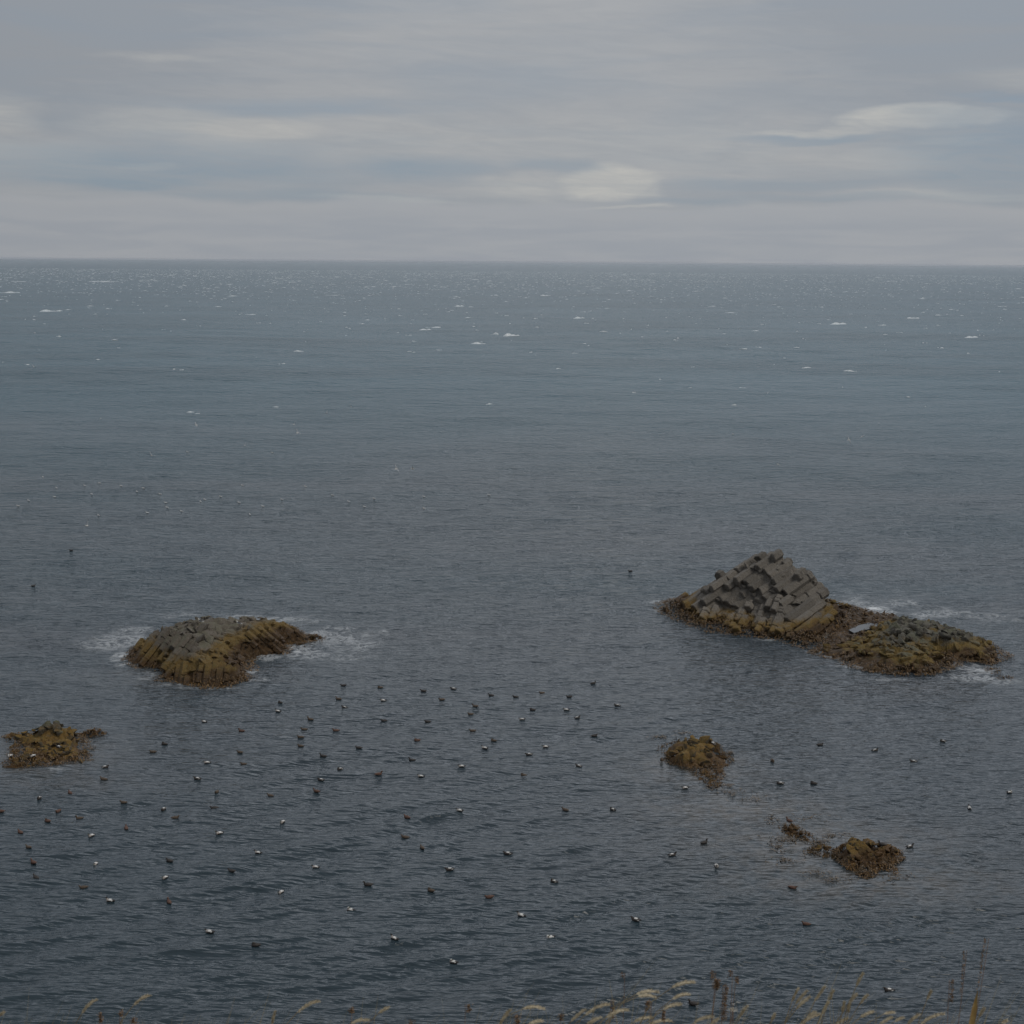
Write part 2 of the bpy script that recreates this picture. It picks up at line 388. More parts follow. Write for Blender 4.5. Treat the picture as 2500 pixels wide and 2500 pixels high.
def columns(soup, rock, A, rad, mask=None, jit=.35, deep_skip=1.0, step=.12, sides=6, zmin=-.5, noise_amp=.25, seglen=(1.2, 3.0)):
    A = np.array(A, float); A /= np.linalg.norm(A)
    U = np.cross(A, [0, 0, 1]); U /= np.linalg.norm(U); Vv = np.cross(A, U)
    c = np.array([*rock.P[:, :2].mean(0), 0.8])
    ext = max(rock.hi - rock.lo) * .75 + 3
    nu = int(ext / (rad * 1.5)) + 1; nv = int(ext / (rad * math.sqrt(3))) + 1
    ts = np.arange(-ext, ext, step)
    for iu in range(-nu, nu + 1):
        vs = (np.arange(-nv, nv + 1) + (iu % 2) * .5) * rad * math.sqrt(3)
        base = c + iu * rad * 1.5 * U + vs[:, None] * Vv
        P = base[:, None, :] + ts[None, :, None] * A
        ok = (P[..., 0] > rock.lo[0]) & (P[..., 0] < rock.hi[0]) & (P[..., 1] > rock.lo[1]) & (P[..., 1] < rock.hi[1]) & (P[..., 2] > zmin) & (P[..., 2] < 9)
        if not ok.any(): continue
        hh = np.full(ok.shape, -9.0); q = P[ok]; hh[ok] = rock.H(q[:, 0], q[:, 1]) + noise_amp * (fbm(q[:, 0] * .9, q[:, 1] * .9, 77) - .5)
        ins = ok & (P[..., 2] < hh - .02)
        if mask is not None:
            mk = np.zeros(ok.shape, bool); mk[ok] = mask(q[:, 0], q[:, 1], q[:, 2]); ins &= mk
        near = hh - P[..., 2]
        for j in range(len(vs)):
            r_ = ins[j]
            if r_.sum() < 4: continue
            idx = np.where(r_)[0]; brk = np.where(np.diff(idx) > 1)[0]
            for run in np.split(idx, brk + 1):
                if len(run) < 4: continue
                if near[j][run].min() > deep_skip: continue
                t0, t1 = ts[run[0]], ts[run[-1]]
                t0 -= rng.uniform(-jit, jit); t1 += rng.uniform(-jit, jit)
                if t1 - t0 < .35: continue
                tc_ = t0; off = rng.normal(0, .02 + rad * .07, 2) ; tone = rng.uniform()
                a0 = rng.uniform(-.12, .12); rs = rad * rng.uniform(.98, 1.14); ang = [math.radians(60 * k2) + a0 + rng.normal(0, .05) for k2 in range(sides)]
                rk = [rs * rng.uniform(.92, 1.1) for _ in range(sides)]
                while tc_ < t1 - .05:
                    te = min(t1, tc_ + rng.uniform(*seglen) * rng.choice([.5, 1.0, 1.0]));
                    if t1 - te < .5: te = t1
                    o2 = off + rng.normal(0, .022, 2) * (rad / .35)
                    sc = rng.uniform(.95, 1.04); bev = .14 * rad
                    tl = rng.normal(0, .16, 2)
                    tl0 = rng.normal(0, .16, 2)
                    ring = []
                    for (tt, fr, tlt) in ((tc_, .82, tl0), (tc_ + bev, 1, tl0), (te - bev, 1, tl), (te, .82, tl)):
                        for k2 in range(sides):
                            x_, y_ = rk[k2] * sc * fr * math.cos(ang[k2]), rk[k2] * sc * fr * math.sin(ang[k2])
                            pt = base[j] + (x_ + o2[0]) * U + (y_ + o2[1]) * Vv + (tt + tlt[0] * x_ + tlt[1] * y_) * A
                            ring.append(tuple(pt))
                    fs = [list(range(sides))[::-1], list(range(3 * sides, 4 * sides))]
                    for q2 in range(3):
                        for k2 in range(sides):
                            k3 = (k2 + 1) % sides
                            fs.append([q2 * sides + k2, q2 * sides + k3, (q2 + 1) * sides + k3, (q2 + 1) * sides + k2])
                    soup.add(ring, fs, min(1, max(0, tone + rng.normal(0, .12))))
                    tc_ = te

def blocks(soup, rock, n, smin, smax, cond=None, sink=.35, flat=.7, npts=11):
    """Angular boulders: convex hulls of random points, bedded in the surface."""
    made = 0; tries = 0
    while made < n and tries < n * 14:
        tries += 1
        x = rng.uniform(rock.lo[0], rock.hi[0]); y = rng.uniform(rock.lo[1], rock.hi[1])
        xa, ya = np.array([x]), np.array([y])
        d = rock.sd(xa, ya)[0]
        if d < -.15: continue
        h = rock.H(xa, ya)[0]
        if cond is not None and not cond(x, y, h, d): continue
        s = smin * (smax / smin) ** (rng.uniform() ** 1.6)
        bm = bmesh.new()
        M = (Matrix.Rotation(rng.uniform(0, 6.28), 3, 'Z') @ Matrix.Rotation(rng.normal(0, .45), 3, 'X') @ Matrix.Rotation(rng.normal(0, .45), 3, 'Y'))
        sc = Vector((s * rng.uniform(.7, 1.3), s * rng.uniform(.6, 1.0), s * flat * rng.uniform(.6, 1.1)))
        for _ in range(npts):
            v = Vector(rng.normal(0, 1, 3)); v.normalize(); v *= rng.uniform(.8, 1.05)
            v = Vector((v.x * sc.x, v.y * sc.y, v.z * sc.z)) * .55
            bm.verts.new(M @ v + Vector((x, y, h - s * flat * sink + .05)))
        r_ = bmesh.ops.convex_hull(bm, input=bm.verts)
        for v in [v for v in bm.verts if not v.link_faces]: bm.verts.remove(v)
        bmesh.ops.bevel(bm, geom=list(bm.edges), offset=s * .03, segments=1, affect='EDGES', clamp_overlap=True)
        bm.verts.index_update()
        soup.add([tuple(v.co) for v in bm.verts], [[v.index for v in f.verts] for f in bm.faces], rng.uniform())
        bm.free(); made += 1

def core_mesh(rock, soup, res, drop, rough=.2, seed=0, cracks=0.0):
    xs = np.arange(rock.lo[0], rock.hi[0], res); ys = np.arange(rock.lo[1], rock.hi[1], res)
    XX, YY = np.meshgrid(xs, ys)
    h = rock.H(XX, YY)
    n1 = fbm(XX * 1.1, YY * 1.1, seed, 5) - .5
    n2 = np.abs(fbm(XX * .8 + 9, YY * .8, seed + 7, 4) - .5)
    h2 = h - drop + rough * n1 * 2 - cracks * np.clip(.08 - n2, 0, 1) * 8
    o = len(soup.v); ny, nx = XX.shape
    soup.v.extend([(float(a), float(b), float(c)) for a, b, c in zip(XX.ravel(), YY.ravel(), h2.ravel())])
    soup.t.extend([float(t_) for t_ in (0.35 + .5 * fbm(XX * .5, YY * .5, seed + 3)).ravel()])
    keep = h2 > -1.4
    for j in range(ny - 1):
        for i in range(nx - 1):
            if keep[j, i] or keep[j + 1, i + 1]:
                a = o + j * nx + i; soup.f.append([a, a + 1, a + nx + 1, a + nx])

def weed(rock, n, cond, size=.22, name='seaweed', out=.5):
    """Drooping fronds of wrack over the lower rock."""
    vs, fs, tn = [], [], []
    made = 0; tries = 0
    while made < n and tries < 12:
        tries += 1
        k = n * 3
        x = rng.uniform(rock.lo[0], rock.hi[0], k); y = rng.uniform(rock.lo[1], rock.hi[1], k)
        d = rock.sd(x, y); h = rock.H(x, y); e = .25
        gx = (rock.H(x + e, y) - rock.H(x - e, y)) / (2 * e); gy = (rock.H(x, y + e) - rock.H(x, y - e)) / (2 * e)
        for i in range(k):
            if made >= n: break
            if d[i] < -out or not cond(x[i], y[i], h[i], d[i]): continue
            z = max(h[i], -.02) + rng.uniform(-.02, .14)
            L = size * rng.uniform(.6, 1.7); wdt = size * rng.uniform(.18, .42)
            g = Vector((-gx[i], -gy[i], 0)); 
            if g.length > .05: g.normalize()
            dirv = (g * .8 + Vector(rng.normal(0, .6, 3))); dirv.z = 0; dirv.normalize()
            side = dirv.cross(Vector((0, 0, 1)))
            sl = -min(1.6, math.hypot(gx[i], gy[i])) * .8
            p = Vector((x[i], y[i], z)); o = len(vs)
            lift = rng.uniform(.02, .12)
            for q, (t_, w_) in enumerate(((0, .5), (.35, 1), (.7, .9), (1.0, .25))):
                c_ = p + dirv * (L * t_) + Vector((0, 0, sl * L * t_ + lift * math.sin(t_ * 3)))
                if c_.z < .015 and rng.uniform() < .8: c_.z = .02 + rng.uniform(0, .03)
                vs.append(tuple(c_ + side * wdt * w_ * .5)); vs.append(tuple(c_ - side * wdt * w_ * .5 + Vector((0, 0, rng.normal(0, .02)))))
            for q in range(3): fs.append([o + 2 * q, o + 2 * q + 1, o + 2 * q + 3, o + 2 * q + 2])
            tn.extend([rng.uniform()] * 8); made += 1
    me = np_mesh(name, vs, faces=fs); float_attr(me, 'tone', tn)
    return me

# ------------------------------------------------------------------ rock materials
def rock_material(name, stone_a, stone_b, alg_lo, alg_hi, gold=(.17, .105, .022), brown=(.075, .042, .015), green=(.085, .098, .03), lichen=0.0, top_green=0.0, alg_noise=1.0, kelpy=False, guano=0.0):
    m, N, B = mat_new(name)
    pos = N.node('ShaderNodeNewGeometry').outputs['Position']
    sp = N.node('ShaderNodeSeparateXYZ'); N.put(sp.inputs[0], pos); z = sp.outputs[2]
    nrm = N.node('ShaderNodeSeparateXYZ'); N.put(nrm.inputs[0], N.node('ShaderNodeNewGeometry').outputs['Normal'])
    n1 = N.noise(pos, .7, 5, .6); n2 = N.noise(pos, 3.2, 6, .65); n3 = N.noise(pos, 14, 4, .7)
    tone = N.attr('tone'); alg = N.attr('alg')
    st = N.mix(N.m('ADD', N.m('MULTIPLY', tone, .55), N.m('MULTIPLY', n2, .55), clamp=True), stone_a, stone_b)
    st = N.mix(N.m('MULTIPLY', N.ss(n3, .42, .62), .45), st, tuple(c * .55 for c in stone_a))
    if lichen: st = N.mix(N.m('MULTIPLY', N.ss(N.noise(pos, 2.3, 5, .7, 1.0), .58, .72), lichen), st, (.26, .25, .22))
    if top_green: 
        up = N.ss(nrm.outputs[2], .35, .9)
        st = N.mix(N.m('MULTIPLY', N.m('MULTIPLY', up, N.ss(n1, .42, .6)), top_green), st, green)
    if guano:
        gn = N.noise(N.mapping(pos, (1, 1, .35)), 2.6, 5, .7, .8)
        st = N.mix(N.m('MULTIPLY', N.m('MULTIPLY', N.ss(gn, .60, .70), N.ss(z, guano - .8, guano + .6)), .75), st, (.46, .45, .41))
    zz = N.m('ADD', z, N.m('MULTIPLY', N.m('SUBTRACT', n1, .5), 1.5 * alg_noise)); zz = N.m('ADD', zz, N.m('MULTIPLY', N.m('SUBTRACT', n2, .5), .7 * alg_noise))
    zz = N.m('SUBTRACT', zz, alg)
    gmask = N.m('SUBTRACT', 1.0, N.ss(zz, alg_hi - .35, alg_hi + .35))
    bmask = N.m('SUBTRACT', 1.0, N.ss(zz, alg_lo - .3, alg_lo + .35))
    if kelpy: gmask = N.m('MULTIPLY', gmask, N.m('ADD', .12, N.m('MULTIPLY', N.ss(N.m('ADD', nrm.outputs[2], N.m('MULTIPLY', N.m('SUBTRACT', n2, .5), 1.6)), .25, .7), .88)))
    gcol = N.mix(N.ss(n3, .35, .7), gold, tuple(c * .5 for c in gold)); gcol = N.mix(N.m('MULTIPLY', N.ss(n2, .5, .7), .5), gcol, green)
    c = N.mix(N.m('MULTIPLY', gmask, .9), st, gcol)
    bcol = N.mix(N.ss(n2, .4, .65), brown, tuple(a * .45 for a in brown))
    c = N.mix(bmask, c, bcol)
    N.put(B.inputs['Base Color'], c)
    N.put(B.inputs['Roughness'], N.m('SUBTRACT', .88, N.m('MULTIPLY', bmask, .28)))
    B.inputs['Specular IOR Level'].default_value = .3
    bp = N.node('ShaderNodeBump'); bp.inputs['Strength'].default_value = .8; bp.inputs['Distance'].default_value = .24
    N.put(bp.inputs['Height'], N.m('ADD', n2, N.m('MULTIPLY', n3, .45))); N.put(B.inputs['Normal'], bp.outputs[0])
    return m
m_stack = rock_material('basalt', (.095, .086, .074), (.235, .210, .176), .35, .95, lichen=.45, guano=4.8, alg_noise=1.0, gold=(.21, .13, .03))
m_islet = rock_material('basalt_islet', guano=2.6, stone_a=(.095, .082, .068), stone_b=(.19, .165, .132), alg_lo=.45, alg_hi=1.45, lichen=.2, top_green=.35, gold=(.185, .118, .032), green=(.085, .09, .038))
m_low = rock_material('mossy_basalt', (.060, .056, .046), (.16, .147, .122), .60, 1.28, lichen=.35, top_green=.3, alg_noise=1.5, gold=(.20, .13, .032))
m_kelp = rock_material('kelp_covered_rock', (.050, .042, .030), (.15, .135, .10), .22, 1.15, alg_noise=1.3, kelpy=True, top_green=.45, gold=(.215, .125, .028), brown=(.095, .050, .015))

m_weed, N, B = mat_new('wrack')
tn = N.attr('tone'); wn = N.noise(N.node('ShaderNodeNewGeometry').outputs['Position'], .9, 3, .5)
wc = N.mix(tn, (.045, .024, .010), (.20, .110, .028)); wc = N.mix(N.m('MULTIPLY', N.ss(wn, .42, .65), .55), wc, (.042, .030, .012))
N.put(B.inputs['Base Color'], wc); B.inputs['Roughness'].default_value = .32; B.inputs['Specular IOR Level'].default_value = .35
m_float, N, B = mat_new('floating_kelp')
tn = N.attr('tone'); wc = N.mix(tn, (.035, .024, .012), (.105, .065, .022))
N.put(B.inputs['Base Color'], wc); B.inputs['Roughness'].default_value = .4

def thing(name, loc, label, cat, group=None):
    e = bpy.data.objects.new(name, None); col.objects.link(e); e.location = loc; e.empty_display_size = .5
    return tag(e, label, cat, group)
def finish(soup, name, mat, parent, algfn=None):
    me = soup.mesh(name)
    co = np.zeros(len(me.vertices) * 3, np.float32); me.vertices.foreach_get('co', co); co = co.reshape(-1, 3)
    float_attr(me, 'alg', algfn(co[:, 0], co[:, 1], co[:, 2]) if algfn else np.zeros(len(co)))
    bm = bmesh.new(); bm.from_mesh(me); bmesh.ops.recalc_face_normals(bm, faces=bm.faces); bm.to_mesh(me); bm.free()
    return attach(name, me, mat, parent)
def attach(name, me, mat, parent):
    o = link(name, me, mat); o.parent = parent; o.matrix_parent_inverse = Matrix.Translation(-Vector(parent.location)); return o
def bump_field(lst, X, Y):
    f = np.zeros_like(X)
    for (bx, by, bz, r, a) in lst:
        p = at(bx, by, bz); f += a * np.exp(-((X - p.x) ** 2 + (Y - p.y) ** 2) / r ** 2)
    return f

# ------------------------------------------------------------------ big basalt stack with its low tail
stack = Rock([(1604, 1482), (1622, 1496), (1650, 1510), (1690, 1527), (1740, 1543), (1800, 1550), (1850, 1553), (1900, 1562), (1950, 1577), (1990, 1586),
              (2020, 1577), (2045, 1545), (2085, 1520), (2112, 1503), (2118, 1492), (2085, 1484), (2040, 1478), (1980, 1468), (1900, 1462), (1800, 1458), (1700, 1462), (1640, 1464), (1610, 1473)],
             [(1635, 1473, .5), (1670, 1465, .9), (1695, 1462, .9), (1703, 1462, 1.2), (1713, 1432, 2.9), (1735, 1418, 3.3), (1760, 1405, 3.9), (1790, 1386, 4.7), (1815, 1373, 5.2), (1850, 1367, 5.6), (1880, 1356, 6.2), (1903, 1348, 6.7), (1915, 1370, 5.9),
              (1935, 1372, 6.0), (1958, 1374, 6.0), (1968, 1395, 5.1), (1985, 1415, 4.3), (1998, 1432, 3.6), (2008, 1452, 2.4), (2022, 1462, 1.5), (2000, 1445, 2.2), (2015, 1455, 1.4), (1985, 1425, 3.0), (2030, 1467, 1.5), (2060, 1475, 1.3), (2090, 1484, .9),
              (1722, 1462, 2.1), (1750, 1440, 2.9), (1775, 1425, 3.5), (1800, 1425, 3.6), (1830, 1415, 4.1), (1850, 1398, 4.8), (1880, 1400, 4.8), (1915, 1400, 4.9), (1945, 1405, 4.6),
              (1760, 1470, 1.7), (1800, 1470, 1.9), (1840, 1470, 2.0), (1870, 1448, 3.0), (1900, 1440, 3.4), (1940, 1440, 3.4), (1970, 1445, 3.1), (1990, 1470, 2.3), (1900, 1478, 2.2), (1930, 1480, 2.2), (1960, 1490, 2.0),
              (1740, 1500, .8), (1790, 1508, .9), (1840, 1512, .9), (1880, 1520, 1.0), (1920, 1520, 1.2), (1960, 1525, 1.1), (1990, 1510, 1.5), (2010, 1530, .9), (1990, 1555, .5), (1940, 1555, .5), (2040, 1510, 1.0), (2060, 1500, .8), (1690, 1495, .7), (1650, 1490, .4)])
root = thing('basalt_rock', at(1850, 1530, 0), 'tall grey stack of slanting basalt columns rising from the water, brown weed round its foot', 'rock')
s1 = Soup()
pr = at(2025, 1500, 1.0)
kx0, kx1 = at(1690, 1500, 1).x, at(1905, 1500, 1).x
kf0, kf1 = at(1715, 1490, 1.2), at(1880, 1500, 1.4)
def knob(x, y, z):          # the lower front, where the columns point at the viewer and show their ends
    u = (x - kx0) / (kx1 - kx0); yf = kf0.y + (kf1.y - kf0.y) * u
    top = 1.5 + 2.3 * np.sin(np.clip(u, 0, 1) * math.pi * .62 + .35) + .8 * (vnoise(x * 1.1, x * 0 + 3, 5) - .5)
    return (u > 0) & (u < 1) & (z < top) & (y < yf + 1.6)
columns(s1, stack, (.38, .82, .40), .46, mask=lambda x, y, z: knob(x, y, z) & (z > .2), jit=.55, deep_skip=1.5, noise_amp=1.4, seglen=(.8, 2.0))
columns(s1, stack, (.76, .50, .38), .48, mask=lambda x, y, z: (z > .25) & (x < pr.x - .2) & ~knob(x, y, z), jit=.8, deep_skip=1.5, noise_amp=1.7, seglen=(2.4, 6.5))
algstack = lambda X, Y, Z: bump_field([(1640, 1480, .3, 3.0, 1.6), (2060, 1500, .8, 3.4, 1.6), (2010, 1545, .6, 2.6, 1.1), (1990, 1560, .4, 2, .6)], X, Y)
finish(s1, 'columns', m_stack, root, algstack)
s1b = Soup(); core_mesh(stack, s1b, .22, .62, .16, 3)
finish(s1b, 'rock_core', m_stack, root, algstack)
s2 = Soup()
blocks(s2, stack, 300, .4, 1.15, cond=lambda x, y, h, d: h < 1.3 and d > -.1, sink=.42, flat=.8)
blocks(s2, stack, 40, .5, 1.1, cond=lambda x, y, h, d: x > pr.x and h < 2.0, sink=.6, flat=.45)
blocks(s2, stack, 55, .5, 1.5, cond=lambda x, y, h, d: x < pr.x and h > 2.0, sink=.62, flat=.7)
finish(s2, 'boulders', m_stack, root, algstack)
w_ = attach('seaweed', weed(stack, 3800, lambda x, y, h, d: h < .35 + .75 * rng.uniform() and d < 3.5), m_weed, root); w_['kind'] = 'stuff'

tail = Rock([(1985, 1592), (2010, 1602), (2045, 1608), (2075, 1624), (2110, 1634), (2150, 1640), (2210, 1644), (2270, 1644), (2305, 1632), (2335, 1622), (2345, 1612), (2380, 1612), (2420, 1620), (2450, 1604), (2457, 1597), (2435, 1588),
             (2410, 1568), (2380, 1558), (2340, 1550), (2300, 1542), (2260, 1534), (2210, 1524), (2180, 1517), (2150, 1518), (2120, 1530), (2095, 1545), (2060, 1560), (2020, 1575)],
            [(2020, 1588, .5), (2060, 1580, .8), (2100, 1560, .9), (2130, 1533, 1.1), (2150, 1528, 1.4), (2190, 1506, 1.6), (2230, 1504, 1.9), (2260, 1512, 1.9), (2290, 1520, 1.8), (2320, 1528, 1.8), (2350, 1538, 1.7), (2380, 1548, 1.4), (2410, 1560, 1.1), (2435, 1585, .5),
             (2150, 1550, 1.6), (2190, 1545, 1.9), (2230, 1540, 2.0), (2270, 1550, 1.8), (2310, 1555, 1.8), (2340, 1565, 1.4), (2375, 1575, 1.2), (2120, 1575, 1.1), (2160, 1575, 1.5), (2200, 1580, 1.5), (2240, 1590, 1.3), (2280, 1590, 1.0), (2305, 1590, .5), (2340, 1595, .6), (2400, 1595, .6),
             (2100, 1605, .6), (2150, 1612, .7), (2200, 1615, .7), (2250, 1620, .7)])
root = thing('low_rock', at(2220, 1600, 0), 'low rubble ridge of mossy dark boulders trailing right of the tall basalt stack', 'rock')
s3 = Soup(); core_mesh(tail, s3, .22, .30, .25, 13, .6)
finish(s3, 'rock_core', m_low, root)
s4 = Soup(); blocks(s4, tail, 330, .6, 2.1, sink=.36, flat=.72, npts=10)
finish(s4, 'boulders', m_low, root)
w_ = attach('seaweed', weed(tail, 3000, lambda x, y, h, d: h < .1 + .5 * rng.uniform() and d < 2.0), m_weed, root); w_['kind'] = 'stuff'

ledge = Rock([(2020, 1478), (2050, 1480), (2118, 1490), (2122, 1496), (2150, 1499), (2190, 1498), (2215, 1508), (2200, 1520), (2170, 1530), (2150, 1548), (2110, 1566), (2070, 1580), (2030, 1592), (1995, 1584), (2010, 1560), (2030, 1520)],
             [(2050, 1482, .7), (2090, 1484, .65), (2110, 1488, .55), (2140, 1500, .6), (2180, 1503, .6), (2060, 1515, .8), (2045, 1545, .8), (2030, 1570, .6), (2060, 1565, .6), (2100, 1556, .55), (2140, 1542, .6),
              (2080, 1538, .25), (2100, 1530, .22), (2120, 1526, .22), (2140, 1526, .3), (2165, 1515, .6), (2085, 1508, .7)])
root = thing('rock_ledge', at(2130, 1500, 0), 'low brown weed-covered shelf joining the tall stack to the rubble ridge', 'rock')
s5 = Soup(); core_mesh(ledge, s5, .15, .08, .1, 23, .2); blocks(s5, ledge, 130, .4, 1.2, cond=lambda x, y, h, d: h > .42, sink=.55, flat=.35)
finish(s5, 'rock_core', m_stack, root, lambda X, Y, Z: X * 0 + 1.2)
w_ = attach('seaweed', weed(ledge, 800, lambda x, y, h, d: h > .3 and h < .75), m_weed, root); w_['kind'] = 'stuff'

# still pool held between ledge and ridge
pp = [at(x, y, .42) for x, y in [(2072, 1538), (2095, 1527), (2120, 1520), (2150, 1522), (2140, 1532), (2110, 1538), (2085, 1545)]]
m_pool, N, B = mat_new('pool_water'); B.inputs['Base Color'].default_value = (.03, .03, .03, 1); B.inputs['Roughness'].default_value = .03; B.inputs['IOR'].default_value = 1.333
bm = bmesh.new(); vs = [bm.verts.new(p) for p in pp]; f = bm.faces.new(vs); r_ = bmesh.ops.extrude_face_region(bm, geom=[f])
for v in [g for g in r_['geom'] if isinstance(g, bmesh.types.BMVert)]: v.co.z = .2
me = bpy.data.meshes.new('tide_pool'); bm.normal_update(); bmesh.ops.recalc_face_normals(bm, faces=bm.faces); bm.to_mesh(me); bm.free()
o = link('tide_pool', me, m_pool); tag(o, kind='structure')

# ------------------------------------------------------------------ flat-topped islet on the left
islet = Rock([(310, 1608), (318, 1618), (350, 1630), (392, 1636), (396, 1650), (390, 1659), (430, 1664), (470, 1670), (500, 1678), (560, 1675), (600, 1668), (618, 1660), (606, 1646), (602, 1636), (618, 1640), (616, 1628), (600, 1618), (618, 1608), (650, 1598), (690, 1596), (697, 1588), (688, 1574),
              (720, 1566), (748, 1566), (752, 1556), (735, 1550), (715, 1535), (690, 1525), (640, 1520), (560, 1524), (480, 1530), (420, 1540), (370, 1560), (335, 1580)],
             [(335, 1580, .9), (355, 1562, 1.3), (375, 1542, 1.9), (405, 1527, 2.5), (430, 1520, 2.8), (455, 1514, 3.0), (475, 1512, 2.9), (500, 1505, 3.1), (525, 1500, 3.3), (547, 1500, 3.2), (560, 1508, 2.8), (600, 1508, 2.6), (640, 1512, 2.4), (665, 1515, 2.2), (695, 1524, 1.7), (715, 1538, 1.1), (735, 1550, .6),
              (500, 1525, 2.9), (540, 1530, 2.6), (580, 1532, 2.4), (620, 1530, 2.3), (660, 1535, 1.9), (560, 1555, 2.0), (600, 1555, 1.9), (520, 1550, 2.4), (480, 1540, 2.7), (460, 1555, 2.6), (440, 1545, 2.6), (500, 1575, 2.2), (540, 1578, 1.8), (580, 1582, 1.3), (620, 1575, 1.2), (660, 1565, 1.2), (690, 1555, 1.0),
              (470, 1590, 2.2), (500, 1600, 1.9), (530, 1605, 1.5), (440, 1600, 1.8), (420, 1580, 2.0), (400, 1560, 2.1), (380, 1585, 1.3), (350, 1595, .8), (400, 1612, .9), (430, 1630, .9), (470, 1630, 1.1), (510, 1635, 1.1), (550, 1630, 1.0), (580, 1625, .8), (560, 1650, .6), (500, 1655, .5), (440, 1650, .4), (640, 1590, .6), (600, 1600, .8)])
root = thing('basalt_islet', at(500, 1620, 0), 'broad flat-topped islet of jagged brown basalt ringed by white foam', 'rock')
ic = at(520, 1540, 2.4)
def sect(lo, hi, rmin=0.0):
    def f(x, y, z):
        a = np.degrees(np.arctan2(y - (ic.y - 2), x - ic.x)); rr_ = np.hypot(x - ic.x, (y - ic.y + 2))
        aa = (a - lo) % 360
        return (aa < ((hi - lo) % 360)) & (rr_ > rmin) & (z > -.3)
    return f
s6 = Soup()
columns(s6, islet, (-.50, -.56, -.66), .33, mask=sect(150, 250, 1.8), jit=.6, deep_skip=1.3, seglen=(.7, 2.2), noise_amp=1.5)
columns(s6, islet, (.02, -.72, -.62), .36, mask=sect(250, 310, 5.0), jit=.5, deep_skip=1.1, seglen=(.7, 2.0), noise_amp=1.2)
columns(s6, islet, (.72, -.34, -.50), .30, mask=sect(330, 410, 4.0), jit=.4, deep_skip=.9, seglen=(.8, 2.0), noise_amp=.8)
algis = lambda X, Y, Z: bump_field([(640, 1590, .8, 3.6, 1.3), (690, 1550, 1.0, 3.0, 1.0), (560, 1640, .8, 4.0, .6), (320, 1605, .3, 2.5, .5)], X, Y)
finish(s6, 'columns', m_islet, root, algis)
s7 = Soup(); core_mesh(islet, s7, .2, .34, .25, 33, .6)
finish(s7, 'rock_core', m_islet, root, algis)
s8 = Soup(); blocks(s8, islet, 420, .4, 1.2, cond=lambda x, y, h, d: h < 1.3 or rng.uniform() < .06, sink=.42)
blocks(s8, islet, 22, .9, 2.0, cond=lambda x, y, h, d: h > 1.6, sink=.62, flat=.4)
blocks(s8, islet, 190, .5, 1.3, cond=lambda x, y, h, d: d > .6 and not (h > 2.1 and x > at(480, 1540, 2.4).x), sink=.5, flat=.95)
finish(s8, 'boulders', m_islet, root, algis)
w_ = attach('seaweed', weed(islet, 3600, lambda x, y, h, d: h < .15 + .5 * rng.uniform() and d < 2.5), m_weed, root); w_['kind'] = 'stuff'

# ------------------------------------------------------------------ small rocks
def small_rock(name, label, outline, pts, nb, smin, smax, nw, mat=m_kelp, alg=0.0, res=.1, fl=.6, cat='rock', wsize=.16, wout=.45, hw=.5):
    rk = Rock(outline, pts, .8)
    c = rk.poly.mean(0)
    root = thing(name, (c[0], c[1], 0), label, cat)
    s = Soup(); core_mesh(rk, s, res, .34, .14, int(c[0] * 10) % 97, .25)
    finish(s, 'rock_core', mat, root, lambda X, Y, Z: X * 0 + alg)
    s = Soup(); blocks(s, rk, nb, smin, smax, sink=.34, flat=fl, npts=10)
    finish(s, 'boulders', mat, root, lambda X, Y, Z: X * 0 + alg)
    if nw:
        w = attach('seaweed', weed(rk, nw, lambda x, y, h, d: h < hw * (.5 + rng.uniform()), size=wsize, out=wout), m_weed, root); w['kind'] = 'stuff'
    return rk
rockA = small_rock('kelp_rock', 'pointed grey rock in golden kelp near the left edge of the picture',
    [(4, 1803), (22, 1812), (36, 1818), (24, 1828), (26, 1840), (14, 1862), (20, 1870), (60, 1873), (100, 1871), (140, 1873), (180, 1864), (205, 1858), (217, 1852), (208, 1835), (212, 1815), (205, 1803), (188, 1797), (150, 1796), (100, 1796), (60, 1795), (20, 1797)],
    [(15, 1798, .4), (45, 1790, .7), (75, 1784, .9), (100, 1775, 1.2), (115, 1763, 1.6), (130, 1758, 1.8), (145, 1768, 1.5), (160, 1766, 1.5), (172, 1775, 1.1), (185, 1795, .5), (125, 1790, 1.1), (155, 1800, .8), (60, 1805, .5), (90, 1820, .5), (130, 1830, .4), (170, 1825, .6), (190, 1818, .6), (60, 1850, .35), (110, 1852, .3), (160, 1850, .3), (30, 1858, .25)],
    150, .4, 1.5, 1700, fl=.75, wsize=.16, wout=.25, hw=.3)
small_rock('kelp_rock', 'low golden log-shaped rock just right of the pointed kelp rock', [(196, 1793), (205, 1798), (225, 1798), (245, 1795), (254, 1790), (245, 1785), (215, 1786)], [(215, 1784, .4), (240, 1781, .45)], 18, .4, 1.1, 120, alg=.5, fl=.6, wout=.2)
